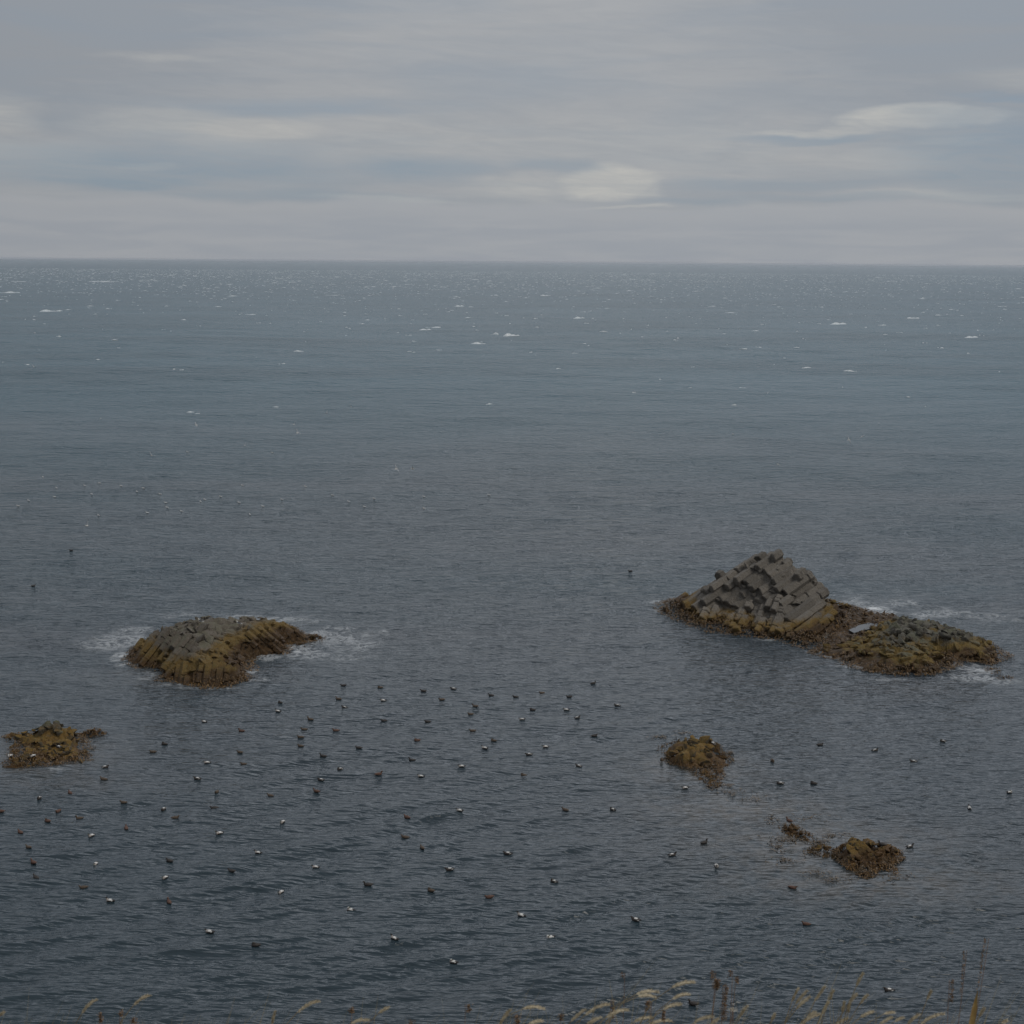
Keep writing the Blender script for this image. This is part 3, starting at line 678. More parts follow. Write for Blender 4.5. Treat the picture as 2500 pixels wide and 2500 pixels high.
rockB = small_rock('kelp_rock', 'squat dark boulders with kelp trailing towards the viewer, right of the duck raft',
    [(1606, 1833), (1618, 1838), (1635, 1840), (1622, 1856), (1630, 1862), (1650, 1868), (1675, 1876), (1692, 1886), (1706, 1897), (1728, 1912), (1736, 1921), (1754, 1918), (1757, 1900), (1764, 1890), (1752, 1876), (1768, 1872), (1784, 1858), (1780, 1843), (1765, 1840), (1756, 1834), (1755, 1822), (1745, 1815), (1700, 1812), (1650, 1814), (1620, 1822)],
    [(1620, 1822, .5), (1645, 1808, .7), (1665, 1800, .9), (1690, 1803, .9), (1705, 1808, 1.1), (1720, 1812, .9), (1740, 1806, .7), (1655, 1835, .9), (1670, 1830, 1.1), (1690, 1840, .8), (1640, 1850, .4), (1700, 1828, 1.0), (1725, 1845, .5), (1770, 1848, .35), (1740, 1880, .12), (1730, 1900, .1), (1700, 1875, .15)],
    75, .45, 1.7, 1500, alg=.05, hw=.28, wsize=.13, wout=.2, fl=.75)
rockC = small_rock('kelp_rock', 'golden kelp-covered rock, largest of the group at lower right',
    [(2033, 2089), (2044, 2096), (2066, 2112), (2070, 2120), (2095, 2124), (2098, 2136), (2112, 2143), (2130, 2141), (2134, 2124), (2150, 2120), (2170, 2124), (2182, 2131), (2182, 2122), (2168, 2106), (2185, 2108), (2203, 2096), (2196, 2082), (2180, 2072), (2150, 2066), (2110, 2064), (2070, 2062), (2046, 2074)],
    [(2060, 2062, .5), (2080, 2048, .8), (2110, 2050, .8), (2140, 2056, .6), (2160, 2062, .5), (2185, 2075, .4), (2100, 2070, .8), (2120, 2080, .7), (2070, 2085, .6), (2100, 2095, .5), (2150, 2090, .45), (2150, 2108, .3), (2110, 2128, .25), (2190, 2092, .3)],
    85, .35, 1.3, 1400, alg=.35, wsize=.15, wout=.15, hw=.25, fl=.7)
rockC2 = small_rock('kelp_rock', 'small pointed weedy rock with a brown duck on top, left of the golden kelp rock',
    [(1908, 2020), (1918, 2034), (1935, 2040), (1960, 2050), (1985, 2058), (1990, 2050), (1970, 2036), (1955, 2026), (1935, 2016), (1915, 2014)],
    [(1922, 2012, .55), (1935, 2018, .45), (1950, 2028, .3), (1970, 2042, .15)], 34, .25, .8, 260, alg=.2, wsize=.11, wout=.2, hw=.25, fl=.8)
small_rock('kelp_rock', 'dark little rock in floating weed, between the pointed weedy rock and the golden one',
    [(1966, 2077), (1990, 2084), (2015, 2090), (2036, 2088), (2030, 2072), (2008, 2064), (1992, 2066)], [(2005, 2064, .35), (2020, 2068, .3)], 22, .25, .8, 220, alg=-.1, wsize=.11, wout=.2, hw=.2, fl=.7)
small_rock('sea_rock', 'small dark wet rock off the right tip of the foam-ringed islet', [(745, 1558), (765, 1563), (783, 1561), (784, 1556), (770, 1551), (752, 1550)], [(758, 1549, .5), (772, 1554, .35)], 14, .35, .8, 120, mat=m_low)
small_rock('sea_rock', 'washed dark rock in white foam below the right shoulder of the islet', [(705, 1580), (725, 1583), (745, 1580), (748, 1572), (725, 1570)], [(720, 1572, .3), (738, 1571, .3)], 14, .3, .7, 80, mat=m_low)
small_rock('sea_rock', 'small brown rock awash in foam off the end of the rubble ridge', [(2416, 1637), (2428, 1643), (2431, 1640), (2427, 1632), (2420, 1633)], [(2424, 1634, .35)], 8, .25, .6, 120)
small_rock('sea_rock', 'tiny reddish rock farthest right of the rubble ridge', [(2448, 1658), (2456, 1660), (2463, 1657), (2458, 1653), (2450, 1654)], [(2455, 1653, .25)], 7, .2, .5, 90)

# floating kelp mats
def float_weed(label, cat, spots, n):
    vs, fs, tn = [], [], []
    for _ in range(n):
        bx, by, rx, ry = spots[rng.integers(len(spots))]
        a = rng.uniform(0, 6.28); q = abs(rng.normal(0, .55))
        p = at(bx + rx * q * math.cos(a), by + ry * q * math.sin(a), 0)
        L = rng.uniform(.08, .32); wd = rng.uniform(.02, .055); d = Vector((math.cos(rng.normal(-.3, .6)), math.sin(rng.normal(-.3, .6)), 0)); d.normalize(); sd_ = Vector((-d.y, d.x, 0)); o = len(vs)
        for q2, (t_, w2) in enumerate(((0, .4), (.3, 1), (.65, .8), (1, .3))):
            c_ = p + d * L * t_ + sd_ * .05 * math.sin(t_ * 5 + a); c_.z = .05 + rng.uniform(-.03, .05)
            vs.append(tuple(c_ + sd_ * wd * w2)); vs.append(tuple(c_ - sd_ * wd * w2))
        for q2 in range(3): fs.append([o + 2 * q2, o + 2 * q2 + 1, o + 2 * q2 + 3, o + 2 * q2 + 2])
        tn.extend([rng.uniform()] * 8)
    me = np_mesh('floating_kelp', vs, faces=fs); float_attr(me, 'tone', tn)
    tag(link('floating_kelp', me, m_float), label, cat, kind='stuff')
float_weed('broken brown kelp floating round the group of weedy rocks at lower right', 'kelp',
    [(1900, 2050, 40, 14), (1895, 2070, 30, 16), (1935, 2052, 40, 8), (1985, 2082, 40, 8), (2030, 2040, 50, 8), (1975, 2000, 60, 16), (1990, 2130, 60, 10), (1920, 2020, 30, 30), (2030, 2148, 60, 12), (1915, 2100, 50, 12), (2180, 2145, 70, 14), (2000, 2055, 40, 6), (1880, 2000, 20, 20)], 620)
float_weed('loose reddish kelp drifting off the squat boulders right of the raft', 'kelp',
    [(1775, 1918, 22, 5), (1780, 1935, 60, 14), (1745, 1920, 20, 10), (1670, 1790, 40, 5), (1610, 1800, 40, 6), (1780, 1838, 10, 4), (1840, 1950, 60, 12)], 420)
float_weed('orange brown kelp fringe floating below the pointed rock at the left edge', 'kelp', [(120, 1878, 30, 5), (215, 1858, 14, 4), (220, 1828, 18, 8), (70, 1882, 30, 4), (210, 1810, 12, 8)], 260)

# ------------------------------------------------------------------ whitecaps on the open sea
vs, fs = [], []
def cap(x, y, w, h, d, bend):
    o = len(vs); n = 9
    ph = rng.uniform(0, 6, 3)
    for i in range(n):
        t = i / (n - 1) * 2 - 1
        env = max(0.0, 1 - abs(t) ** 1.8) * (.55 + .45 * math.sin(3.1 * t + ph[0])) + .04
        cx, cy = x + t * w * .5, y + bend * t * w * .5 + .15 * w * math.sin(2.2 * t + ph[1])
        vs.append((cx, cy - d * (.5 + env), -.05)); vs.append((cx, cy - d * .35 * env, h * env * .75)); vs.append((cx, cy, h * env + .02)); vs.append((cx, cy + d * (.4 + env), -.05))
    for i in range(n - 1):
        for k in range(3): a = o + i * 4 + k; fs.append([a, a + 4, a + 5, a + 1])
def patchy(x, y): return .35 + 1.3 * vnoise(np.array([x / 260]), np.array([y / 420]), 4)[0]
k = 0
while k < 12500:
    r = 10 ** rng.uniform(math.log10(330), math.log10(7000)) if rng.uniform() < .15 else math.sqrt(rng.uniform(420 ** 2, 5200 ** 2))
    a = R(rng.uniform(-27, 27)); x, y = r * math.sin(a), r * math.cos(a)
    keepp = min(1, (r / 1600) ** 1.9) * patchy(x, y)
    if rng.uniform() > keepp: continue
    w = .85 * math.exp(rng.normal(.45, .65)); w = min(w, 14)
    w *= 1 + .7 * min(1, max(0, (r - 800) / 1800))
    cap(x, y, w, (.12 + .24 * min(1, max(0, (r - 700) / 2200))) + .055 * w * rng.uniform(.5, 1.3) * (1 if w < 6 else .6), .25 * w * rng.uniform(.5, 1.2), rng.normal(.25, .3)); k += 1
for (bx, by, w, h) in [(1152, 841, 9, 1.5), (1246, 820, 7, 1.6), (1208, 816, 4, .9), (120, 760, 11, 1.5), (244, 688, 28, 2.6), (20, 715, 14, 1.6), (1037, 806, 6, .8), (1058, 800, 9, .7), (1410, 778, 8, 1.2), (1435, 845, 3.5, .4), (2045, 792, 12, 1.2), (2228, 777, 9, 1.2), (2370, 824, 8, .8),
                     (1545, 682, 18, 1.4), (1330, 722, 10, 1.4), (1120, 748, 7, 1.0), (960, 700, 9, .9), (1470, 1005, 3.5, .22), (1280, 1022, 2, .2)]:
    p = at(bx, by, 0); cap(p.x, p.y, w, h, .3 * w, .35); cap(p.x + .35 * w, p.y + .5 * w, w * .6, h * .7, .2 * w, .4)
me = np_mesh('whitecaps', vs, faces=fs)
m_foam, N, B = mat_new('foam'); fn = N.noise(N.node('ShaderNodeNewGeometry').outputs['Position'], 1.2, 5, .65)
N.put(B.inputs['Base Color'], N.mix(N.ss(fn, .38, .6), (.30, .36, .39), (.66, .68, .68))); B.inputs['Roughness'].default_value = .8
tag(link('whitecaps', me, m_foam), 'scattered white breaking crests over the open sea', 'foam', kind='stuff')

# ------------------------------------------------------------------ birds
m_plum, N, B = mat_new('plumage'); pc = N.attr('plumage', 'Color')
fn = N.noise(N.node('ShaderNodeTexCoord').outputs['Object'], 30, 4, .6)
N.put(B.inputs['Base Color'], N.mix(N.m('MULTIPLY', N.ss(fn, .35, .65), .30), pc, (.03, .025, .02))); B.inputs['Roughness'].default_value = .75

WHITE, BLACK, SEAGREY = (.66, .65, .62), (.014, .013, .014), (.16, .15, .145)
def loft(spine, nseg=16):
    """spine rows: x, z, half width, half height, tilt of the ring (deg, 0 = faces +x)"""
    sp = np.array(spine, float)
    # densify
    t = np.arange(len(sp)); tt = np.linspace(0, len(sp) - 1, (len(sp) - 1) * 3 + 1)
    sp = np.stack([np.interp(tt, t, sp[:, i]) for i in range(5)], 1)
    vs, fs = [], []
    for (x, z, w, h, ti) in sp:
        c, s_ = math.cos(R(ti)), math.sin(R(ti))
        for k in range(nseg):
            a = 2 * math.pi * k / nseg
            yy = w * math.sin(a); hh = h * math.cos(a)
            vs.append((x - hh * s_, yy, z + hh * c))
    n = len(sp)
    for i in range(n - 1):
        for k in range(nseg):
            k2 = (k + 1) % nseg
            fs.append([i * nseg + k, i * nseg + k2, (i + 1) * nseg + k2, (i + 1) * nseg + k])
    fs.append(list(range(nseg))[::-1]); fs.append([(n - 1) * nseg + k for k in range(nseg)])
    return vs, fs, sp, nseg
BODY = [(-.31, .075, .010, .006, 0), (-.27, .070, .050, .018, 0), (-.21, .060, .085, .050, 0), (-.12, .045, .115, .085, 0), (-.02, .035, .130, .105, 0), (.07, .035, .125, .108, 5), (.145, .045, .100, .100, 25)]
POSES = {
 'up':    BODY + [(.185, .095, .064, .062, 55), (.198, .135, .048, .048, 75), (.205, .170, .043, .046, 70), (.220, .200, .048, .048, 25), (.255, .205, .042, .042, -5), (.288, .194, .026, .025, -15), (.322, .180, .015, .011, -12), (.338, .175, .007, .005, -10)],
 'low':   BODY + [(.180, .085, .062, .060, 45), (.200, .120, .045, .048, 60), (.215, .150, .044, .044, 35), (.250, .158, .038, .036, 0), (.285, .148, .022, .021, -18), (.325, .132, .013, .009, -15), (.340, .127, .006, .004, -10)],
 'tuck':  BODY + [(.150, .100, .070, .060, 60), (.140, .145, .050, .050, 110), (.105, .165, .048, .042, 150), (.060, .160, .040, .034, 180), (.020, .148, .022, .018, 185), (-.010, .140, .010, .008, 185)],
}
def make_duck(kind, pose):
    vs, fs, sp, ns = loft(POSES[pose]); vs = np.array(vs); n = len(sp)
    ring = np.repeat(np.arange(n), ns) / 3.0; k = np.tile(np.arange(ns), n)
    up = np.cos(2 * np.pi * k / ns); x = vs[:, 0]; z = vs[:, 2]
    colr = np.zeros((len(vs), 3))
    for i in range(len(vs)):
        r = ring[i]; u = up[i]; hl = len(POSES[pose]) - 1
        head = r > hl - 5.2
        bill = r > hl - 2.4
        if kind == 'drake':
            if bill: c = (.10, .11, .075)
            elif head: c = BLACK if u > -.15 else WHITE
            elif r > 6.0: c = (.40, .37, .34)
            elif r > 5.1: c = (.30, .26, .23) if u > .2 else BLACK
            elif r < 2.5: c = BLACK
            elif r < 3.1: c = WHITE if .1 < u < .8 else BLACK
            else: c = WHITE if u > .55 else BLACK
        elif kind == 'pied':          # drake in moult: sooty with white feathers coming through
            if bill: c = (.07, .07, .06)
            elif head: c = (.030, .024, .020)
            elif r > 5.2: c = (.040, .032, .028)
            elif r < 2.2: c = BLACK
            else: c = WHITE if (u > .72 and r > 3.0) or (r < 3.2 and .25 < u < .7) else (.026, .022, .021)
        elif kind == 'dark':
            c = (.030, .026, .024) if not bill else (.06, .055, .05)
            if .45 < u < .8 and 2 < r < 4: c = (.055, .048, .042)
        else:
            base = np.array({'hen': (.085, .060, .040), 'russet': (.105, .050, .032)}[kind])
            c = base * (1.15 if head else 1) * (.75 + .5 * ((int(r * 3) + k[i]) % 3 == 0)) if not bill else (.05, .05, .045)
            if r < 1.5: c = np.array(c) * .6
        colr[i] = c
    me = np_mesh(kind + '_duck', vs, faces=fs, smooth=True)
    color_attr(me, 'plumage', colr); me.materials.append(m_plum)
    bm = bmesh.new(); bm.from_mesh(me); bmesh.ops.recalc_face_normals(bm, faces=bm.faces); bm.to_mesh(me); bm.free()
    return me
DUCKS = {(k_, p_): make_duck(k_, p_) for k_ in ('drake', 'pied', 'dark', 'hen', 'russet') for p_ in POSES}

L_, V_, A_ = 180, 250, 70       # headings in plan degrees: facing left, towards the viewer, away
ducks = """499 1759 D;401 1813 K;374 1836 H;257 1873 P 10;253 1901 H;506 1862 D;482 1897 P;171 1933 R 130;96 1947 P 260;302 1959 H;529 1933 H 260;142 1976 R 250;116 2000 R 150;194 1993 H 200
399 1972 P 255;523 1972 K;428 1995 H 10;308 2019 R 110;50 2031 R 140;223 2038 D 240;536 2037 D 215;70 2068 H 150;82 2102 R 140;233 2106 D 265;414 2096 K 150;88 2141 K 140;403 2143 D 240;204 2165 H 190;269 2193 D 170;413 2200 R 120
839 1673 K;928 1677 H;1034 1687 K;827 1706 H;936 1708 D;684 1716 K 150;679 1734 D;841 1725 P;758 1755 H 160;937 1758 K;1044 1759 K;590 1783 R 160;743 1775 H;820 1783 R;734 1797 H;1018 1806 R;734 1819 H 170;876 1826 K
586 1832 H;789 1845 K 170;1006 1849 K;595 1861 H;830 1875 P;924 1889 R 20;1028 1893 D;784 1899 P;660 1936 H 160;773 1935 R;690 2009 D 250;994 1998 R 140;989 2038 H 170;1031 2069 H 120;631 2083 D 165;566 2122 K;771 2118 D;686 2172 D 240;899 2161 K;1052 2175 H 150
1107 1679 P;1199 1697 K;1259 1700 K;1323 1687 H;1390 1701 K;1448 1667 K 20;1079 1707 H;1161 1722 H;1300 1729 K;1383 1729 D;1507 1721 P;1149 1744 H;1275 1756 D;1409 1752 P 10;1154 1780 H;1451 1792 K 15;1205 1805 H
1184 1825 D 165;1332 1824 D;1292 1842 P;1127 1870 D;1413 1870 P 165;1278 1890 H 160;1123 1981 D 160;1380 1977 H 150;1496 1974 P 140;1240 2084 P 170;1098 2121 P;1352 2152 P 155;1195 2191 R
1673 1921 D;1886 1855 H 275;2002 1815 K 5;1905 1912 P;1986 1911 K 160;1719 2054 K 30;1641 2086 P 10;1749 2113 D 270;1935 2163 R 340;2136 1829 P 10;2230 1859 P;2302 1807 P;2464 1933 D 15;2367 1970 D 85;2221 2064 P 15
512 2272 D 165;624 2311 K;856 2221 D 160;963 2291 D 150;1107 2347 D 160;1273 2233 D 155;1343 2287 D 200;1552 2249 P 160;1968 2255 R 175;1693 2451 K;2170 2418 P
174 1343 K;81 1428 K 20;1539 1394 K;2 1980 R 180"""
KIND = {'D': 'drake', 'K': 'dark', 'P': 'pied', 'H': 'hen', 'R': 'russet'}
DESC = {'D': ('white-backed eider drake', 'white-backed drakes'), 'K': ('blackish eider', 'blackish ducks'), 'P': ('dark drake with white patches', 'patchy drakes'),
        'H': ('greyish brown eider hen', 'grey-brown hens'), 'R': ('rusty brown eider hen', 'rusty hens')}
dl = []
for tok in ducks.replace('\n', ';').split(';'):
    p_ = tok.split(); dl.append((float(p_[0]), float(p_[1]), p_[2], float(p_[3]) if len(p_) > 3 else None))
def region(x, y):
    if y < 1500: return 'far beyond the islets'
    if x > 2050 and y < 2100: return 'right of the golden kelp rock' if y > 1900 else 'below the rubble ridge at right'
    if x > 1800 and y < 1990: return 'right of the squat kelp boulders'
    if x > 1600 and y < 2140: return 'between squat boulders and golden rock'
    if x > 1500 and y > 2140: return 'below the golden rock'
    row = ['in raft\'s far band,', 'in raft\'s second band,', 'in raft\'s third band,', 'in raft\'s near band,'][0 if y < 1765 else 1 if y < 1905 else 2 if y < 2075 else 3]
    colm = 'left side' if x < 560 else 'middle' if x < 1060 else 'right side'
    return row + ' ' + colm
ORD = ['', 'second ', 'third ', 'fourth ', 'fifth ', 'sixth ', 'seventh ', 'eighth ', 'ninth ', 'tenth ']
def ordlabels(items, descf, regf, plf):
    """label for each item: what it is, and its rank from the left among its like in its part of the picture"""
    groups = {}
    for i, it in enumerate(items): groups.setdefault((plf(it), regf(it)), []).append(i)
    out = [None] * len(items)
    for (pl, rg), idx in groups.items():
        idx.sort(key=lambda i: items[i][0])
        for n, i in enumerate(idx):
            if len(idx) == 1: out[i] = f'{descf(items[i])}, only one {rg}'
            elif n == len(idx) - 1 and n > 1: out[i] = f'{descf(items[i])}, rightmost of {len(idx)} {rg}'
            else: out[i] = f'{descf(items[i])}, {"leftmost" if n == 0 else ORD[n] + "from left"} {rg}'
    return out
labs = ordlabels(dl, lambda d: DESC[d[2]][0], lambda d: region(d[0], d[1]), lambda d: d[2])
poses = ['up', 'low', 'low', 'tuck', 'low', 'low']
for i, (x, y, k_, hd) in enumerate(dl):
    p = at(x, y + 3, 0)
    pose = poses[int(rng.integers(6))] if hd is None else ('up' if hd == 85 else poses[int(rng.integers(5))])
    o = bpy.data.objects.new('eider_duck', DUCKS[(KIND[k_], pose)]); col.objects.link(o)
    ang = hd if hd is not None else 180 + rng.normal(-6, 10)
    s_ = rng.uniform(.94, 1.08)
    o.location = (p.x, p.y, sea_h(p.x, p.y) + .012); o.rotation_euler = (rng.normal(0, .05), rng.normal(0, .05), R(ang)); o.scale = (s_, s_, s_)
    tag(o, labs[i], 'duck', 'eider ducks floating off the cliff')

# standing birds on the rocks
m_leg, N, B = mat_new('bird_leg'); B.inputs['Base Color'].default_value = (.20, .13, .08, 1); B.inputs['Roughness'].default_value = .6
def legs(parent, dx, h, w=.035, r=.007):
    for s_ in (-1, 1):
        bm = bmesh.new(); bmesh.ops.create_cone(bm, cap_ends=True, segments=6, radius1=r, radius2=r * 1.4, depth=h)
        bmesh.ops.translate(bm, vec=(dx, s_ * w, -h / 2 + .03), verts=bm.verts)
        f = bmesh.ops.create_cone(bm, cap_ends=True, segments=3, radius1=r * 5, radius2=r * 1.5, depth=.008)
        bmesh.ops.translate(bm, vec=(dx + .02, s_ * w, -h + .035), verts=f['verts'])
        me = bpy.data.meshes.new('leg'); bm.to_mesh(me); bm.free(); me.materials.append(m_leg)
        o = bpy.data.objects.new('leg', me); col.objects.link(o); o.parent = parent
def perch(rk, px, py, z0):
    z = z0
    for _ in range(12):
        p = at(px, py, z); z = .6 * z + .4 * float(max(0, rk.H(np.array([p.x]), np.array([p.y]))[0]))
    return at(px, py, z)
def perched(rk, px, py, kind, pose, ang, label, z0=.6):
    p = perch(rk, px, py + 6, z0)
    o = bpy.data.objects.new('eider_duck', DUCKS[(kind, pose)]); col.objects.link(o); o.location = p + Vector((0, 0, .17)); o.rotation_euler = (0, 0, R(ang)); tag(o, label, 'duck', 'eider ducks resting on the rocks')
    legs(o, -.02, .16)
perched(rockA, 25, 1846, 'drake', 'tuck', 240, 'eider drake with white back on the left foot of the pointed kelp rock')
perched(rockA, 81, 1846, 'drake', 'low', 235, 'white-backed eider drake sitting at the front middle of the pointed kelp rock')
perched(rockA, 144, 1824, 'pied', 'low', 160, 'dark drake with white patches on the right slope of the pointed kelp rock')
perched(rockB, 1615, 1855, 'hen', 'tuck', 265, 'pale brown eider hen standing at the left foot of the squat boulders', .3)
perched(rockB, 1742, 1815, 'drake', 'low', 290, 'eider drake resting on the upper right of the squat boulders')
perched(rockC2, 1927, 2005, 'russet', 'up', 130, 'rusty eider hen with raised head on top of the small pointed weedy rock')
perched(rockC, 2154, 2063, 'dark', 'up', 150, 'blackish eider sitting on the back of the golden kelp rock')

# gulls
GSP = [(-.30, .03, .030, .008, 0), (-.24, .03, .050, .018, 0), (-.14, .02, .075, .050, 0), (-.02, .0, .090, .072, 0), (.10, .01, .082, .070, 8), (.17, .045, .055, .056, 30), (.205, .085, .042, .044, 40), (.235, .105, .042, .042, 10), (.27, .105, .030, .030, -5), (.30, .097, .013, .014, -12), (.345, .085, .009, .009, -15), (.355, .080, .004, .005, -20)]
def gull_mesh(name, back, wing=None, flap=0.3, tipc=BLACK):
    vs, fs, sp, ns = loft(GSP); vs = [tuple(v) for v in vs]; n = len(sp); cl = []
    for i, v in enumerate(vs):
        r = (i // ns) / 3.0; u = math.cos(2 * math.pi * (i % ns) / ns)
        cl.append((.42, .32, .06) if r > 8.7 else back if (u > .25 and 1.2 < r < 5 and wing is None) else WHITE)
    if wing is not None:
        for s_ in (-1, 1):
            o = len(vs)
            st = [(0, .0, .13), (.18, .10, .12), (.38, .20, .105), (.55, .14, .075), (.70, .04, .035)]
            for q, (yy, xo, ch) in enumerate(st):
                zz = .03 + (math.sin(flap) * yy if yy < .38 else math.sin(flap) * .38 + math.sin(flap - .55) * (yy - .38))
                xs_ = xo * .5
                for (dx_, dz_) in ((ch * .55, 0), (0, .014 * (1 - q / 6)), (-ch * .75, 0), (0, -.006)):
                    vs.append((xs_ + dx_, s_ * (yy + .03), zz + dz_)); cl.append(tipc if q >= 4 else wing)
            for q in range(4):
                for k2 in range(4):
                    k3 = (k2 + 1) % 4; f = [o + q * 4 + k2, o + q * 4 + k3, o + (q + 1) * 4 + k3, o + (q + 1) * 4 + k2]; fs.append(f if s_ > 0 else f[::-1])
            fs.append([o + 16, o + 17, o + 18, o + 19])
    me = np_mesh(name, vs, faces=fs, smooth=True); color_attr(me, 'plumage', np.array(cl)); me.materials.append(m_plum); return me
gm = gull_mesh('gull', (.035, .036, .040))
for px, py, ang, lb in [(490, 1518, 150, 'black-backed gull with white head standing left on the flat top of the islet'), (584, 1523, 160, 'black-backed gull standing right on the flat top of the islet, by white droppings')]:
    p = perch(islet, px, py + 7, 2.8); o = bpy.data.objects.new('gull', gm); col.objects.link(o); o.location = p + Vector((0, 0, .34)); o.rotation_euler = (0, R(-12), R(ang)); o.scale = (1.15,) * 3
    tag(o, lb, 'gull', 'black-backed gulls standing on the islet'); legs(o, -.01, .24, .03)
fm_ = [gull_mesh('flying_gull', WHITE, (.50, .51, .53), f) for f in (.15, .5, .8)]
fly = [(370, 1112, 'brightest, wings tilted steeply'), (598, 1088, ''), (726, 1057, 'lower one of a close pair'), (718, 1037, 'upper one of a close pair'), (857, 993, ''), (798, 1009, ''), (479, 1038, ''), (246, 1022, ''), (967, 1145, ''), (1008, 1145, ''), (213, 1284, ''), (83, 896, ''), (1806, 804, ''), (1874, 960, ''), (2105, 1066, ''), (2072, 1074, '')]
def flyreg(d):
    x, y = d[0], d[1]
    if x > 1500: return 'over the open sea on the right' if y < 1000 else 'above the basalt stack, low over the sea'
    return 'over the sea left of centre' if y < 1200 and x < 900 and y > 950 else 'low over the water, centre left' if x >= 900 else 'near the left edge, low down' if y > 1200 else 'near the left edge, high up'
fl_l = ordlabels(fly, lambda d: 'white gull in flight' if not d[2] else 'white gull in flight', flyreg, lambda d: 1)
for (px, py, extra), lb in zip(fly, fl_l):
    p0 = at(px, py, 0); q = .80 if py > 950 else .7
    d = p0 - Vector((0, 0, EYE)); p = Vector((0, 0, EYE)) + d * q
    o = bpy.data.objects.new('flying_gull', fm_[int(rng.integers(3))]); col.objects.link(o); o.location = p
    o.rotation_euler = (rng.uniform(-.9, .9), rng.normal(0, .15), rng.uniform(0, 6.28)); s_ = .95; o.scale = (s_,) * 3
    tag(o, lb, 'gull', 'white gulls flying over the sea')
sit = [(x / 1.5456, 600 + y / 1.5456) for x, y in [(517, 930), (605, 938), (346, 938), (376, 897), (213, 913), (206, 946), (625, 970), (757, 967), (773, 958), (833, 947), (902, 970), (915, 906), (1064, 958), (1153, 911), (1255, 944), (1316, 966), (1412, 955),
       (1600, 946), (1375, 984), (1600, 993), (943, 1014), (556, 1010), (685, 1003), (631, 988), (457, 911), (162, 874), (320, 905), (992, 985), (1845, 940), (372, 1020), (108, 963), (69, 985), (541, 918), (1027, 780), (707, 781)]] + [(1900, 1136), (1790, 1062)]
sl_ = ordlabels(sit, lambda d: 'tiny white gull on the water', lambda d: ('beyond the islet, ' + ('farther' if d[1] < 1190 else 'middle' if d[1] < 1222 else 'nearer') + ' band, ' + ('left' if d[0] < 300 else 'middle' if d[0] < 600 else 'right')) if d[0] < 1300 else 'above the basalt stack', lambda d: 1)
for (px, py), lb in zip(sit, sl_):
    p = at(px, py, 0); o = bpy.data.objects.new('floating_gull', fm0 if False else gm_w) if False else None
    if o is None:
        if 'gmw' not in globals(): gmw = gull_mesh('floating_gull', (.62, .62, .62))
        o = bpy.data.objects.new('floating_gull', gmw)
    col.objects.link(o); o.location = (p.x, p.y, sea_h(p.x, p.y) + .06); o.rotation_euler = (0, R(-6), R(180 + rng.normal(0, 25))); o.scale = (.95,) * 3
    tag(o, lb, 'gull', 'small white gulls resting on the sea')

# ------------------------------------------------------------------ cliff top and foreground plants
def gz(x, y):
    if y < 4.6: return 34.25 - max(0, y) * .335 + .05 * math.sin(x * 1.7)
    return 32.7 - (y - 4.6) * 4.2
xs = np.arange(-90, 91, 1.5); ys = np.concatenate([np.arange(-90, 0, 5.0), np.arange(0, 4.7, .4), [4.8, 5.3, 6.2, 7.4, 8.8, 10.4, 12.2, 13.4]])
vv, ff = [], []
for y in ys:
    for x in xs:
        z = gz(x, y); jx = 0
        if y > 4.7: jx = 0; z = max(-1.2, z + 1.1 * math.sin(x * .6 + y) * min(1, (y - 4.7)))
        vv.append((x, y + (0.5 * math.sin(x * .45) if y > 4.7 else 0), z))
nx = len(xs)
for j in range(len(ys) - 1):
    for i in range(nx - 1): a = j * nx + i; ff.append([a, a + 1, a + nx + 1, a + nx])
me = np_mesh('cliff_ground', vv, faces=ff)
m_cliff, N, B = mat_new('turf_and_rock'); g_ = N.node('ShaderNodeSeparateXYZ'); N.put(g_.inputs[0], N.node('ShaderNodeNewGeometry').outputs['Normal'])
N.put(B.inputs['Base Color'], N.mix(N.ss(g_.outputs[2], .6, .85), (.10, .09, .08), (.085, .075, .032))); B.inputs['Roughness'].default_value = .95
tag(link('cliff_ground', me, m_cliff), kind='structure')

def tube(pts, radii, nseg=5):
    vs, fs = [], []
    for i, p in enumerate(pts):
        t = (pts[min(i + 1, len(pts) - 1)] - pts[max(0, i - 1)]).normalized()
        a = t.cross(Vector((0, 1, .1))).normalized(); b = t.cross(a)
        for k in range(nseg):
            an = 6.2832 * k / nseg; vs.append(tuple(p + (a * math.cos(an) + b * math.sin(an)) * radii[i]))
    for i in range(len(pts) - 1):
        for k in range(nseg): k2 = (k + 1) % nseg; fs.append([i * nseg + k, i * nseg + k2, (i + 1) * nseg + k2, (i + 1) * nseg + k])
    return vs, fs
def simple(name, ca, cb, rough=.8, sc=40):
    m, N, B = mat_new(name); n = N.noise(N.node('ShaderNodeTexCoord').outputs['Object'], sc, 3, .6)
    N.put(B.inputs['Base Color'], N.mix(N.ss(n, .35, .65), ca, cb)); B.inputs['Roughness'].default_value = rough; return m
m_stem = simple('dry_stem', (.20, .15, .08), (.30, .24, .14)); m_head = simple('grass_seed_head', (.42, .36, .25), (.62, .55, .41), .9, 120)
m_dock = simple('dock_seed', (.15, .095, .055), (.27, .17, .095), .9, 150); m_dstem = simple('dock_stem', (.17, .095, .055), (.25, .14, .08)); m_leafy = simple('dry_leaf', (.30, .19, .06), (.40, .28, .11))
m_blade = simple('grass_blade', (.24, .20, .10), (.42, .35, .21))

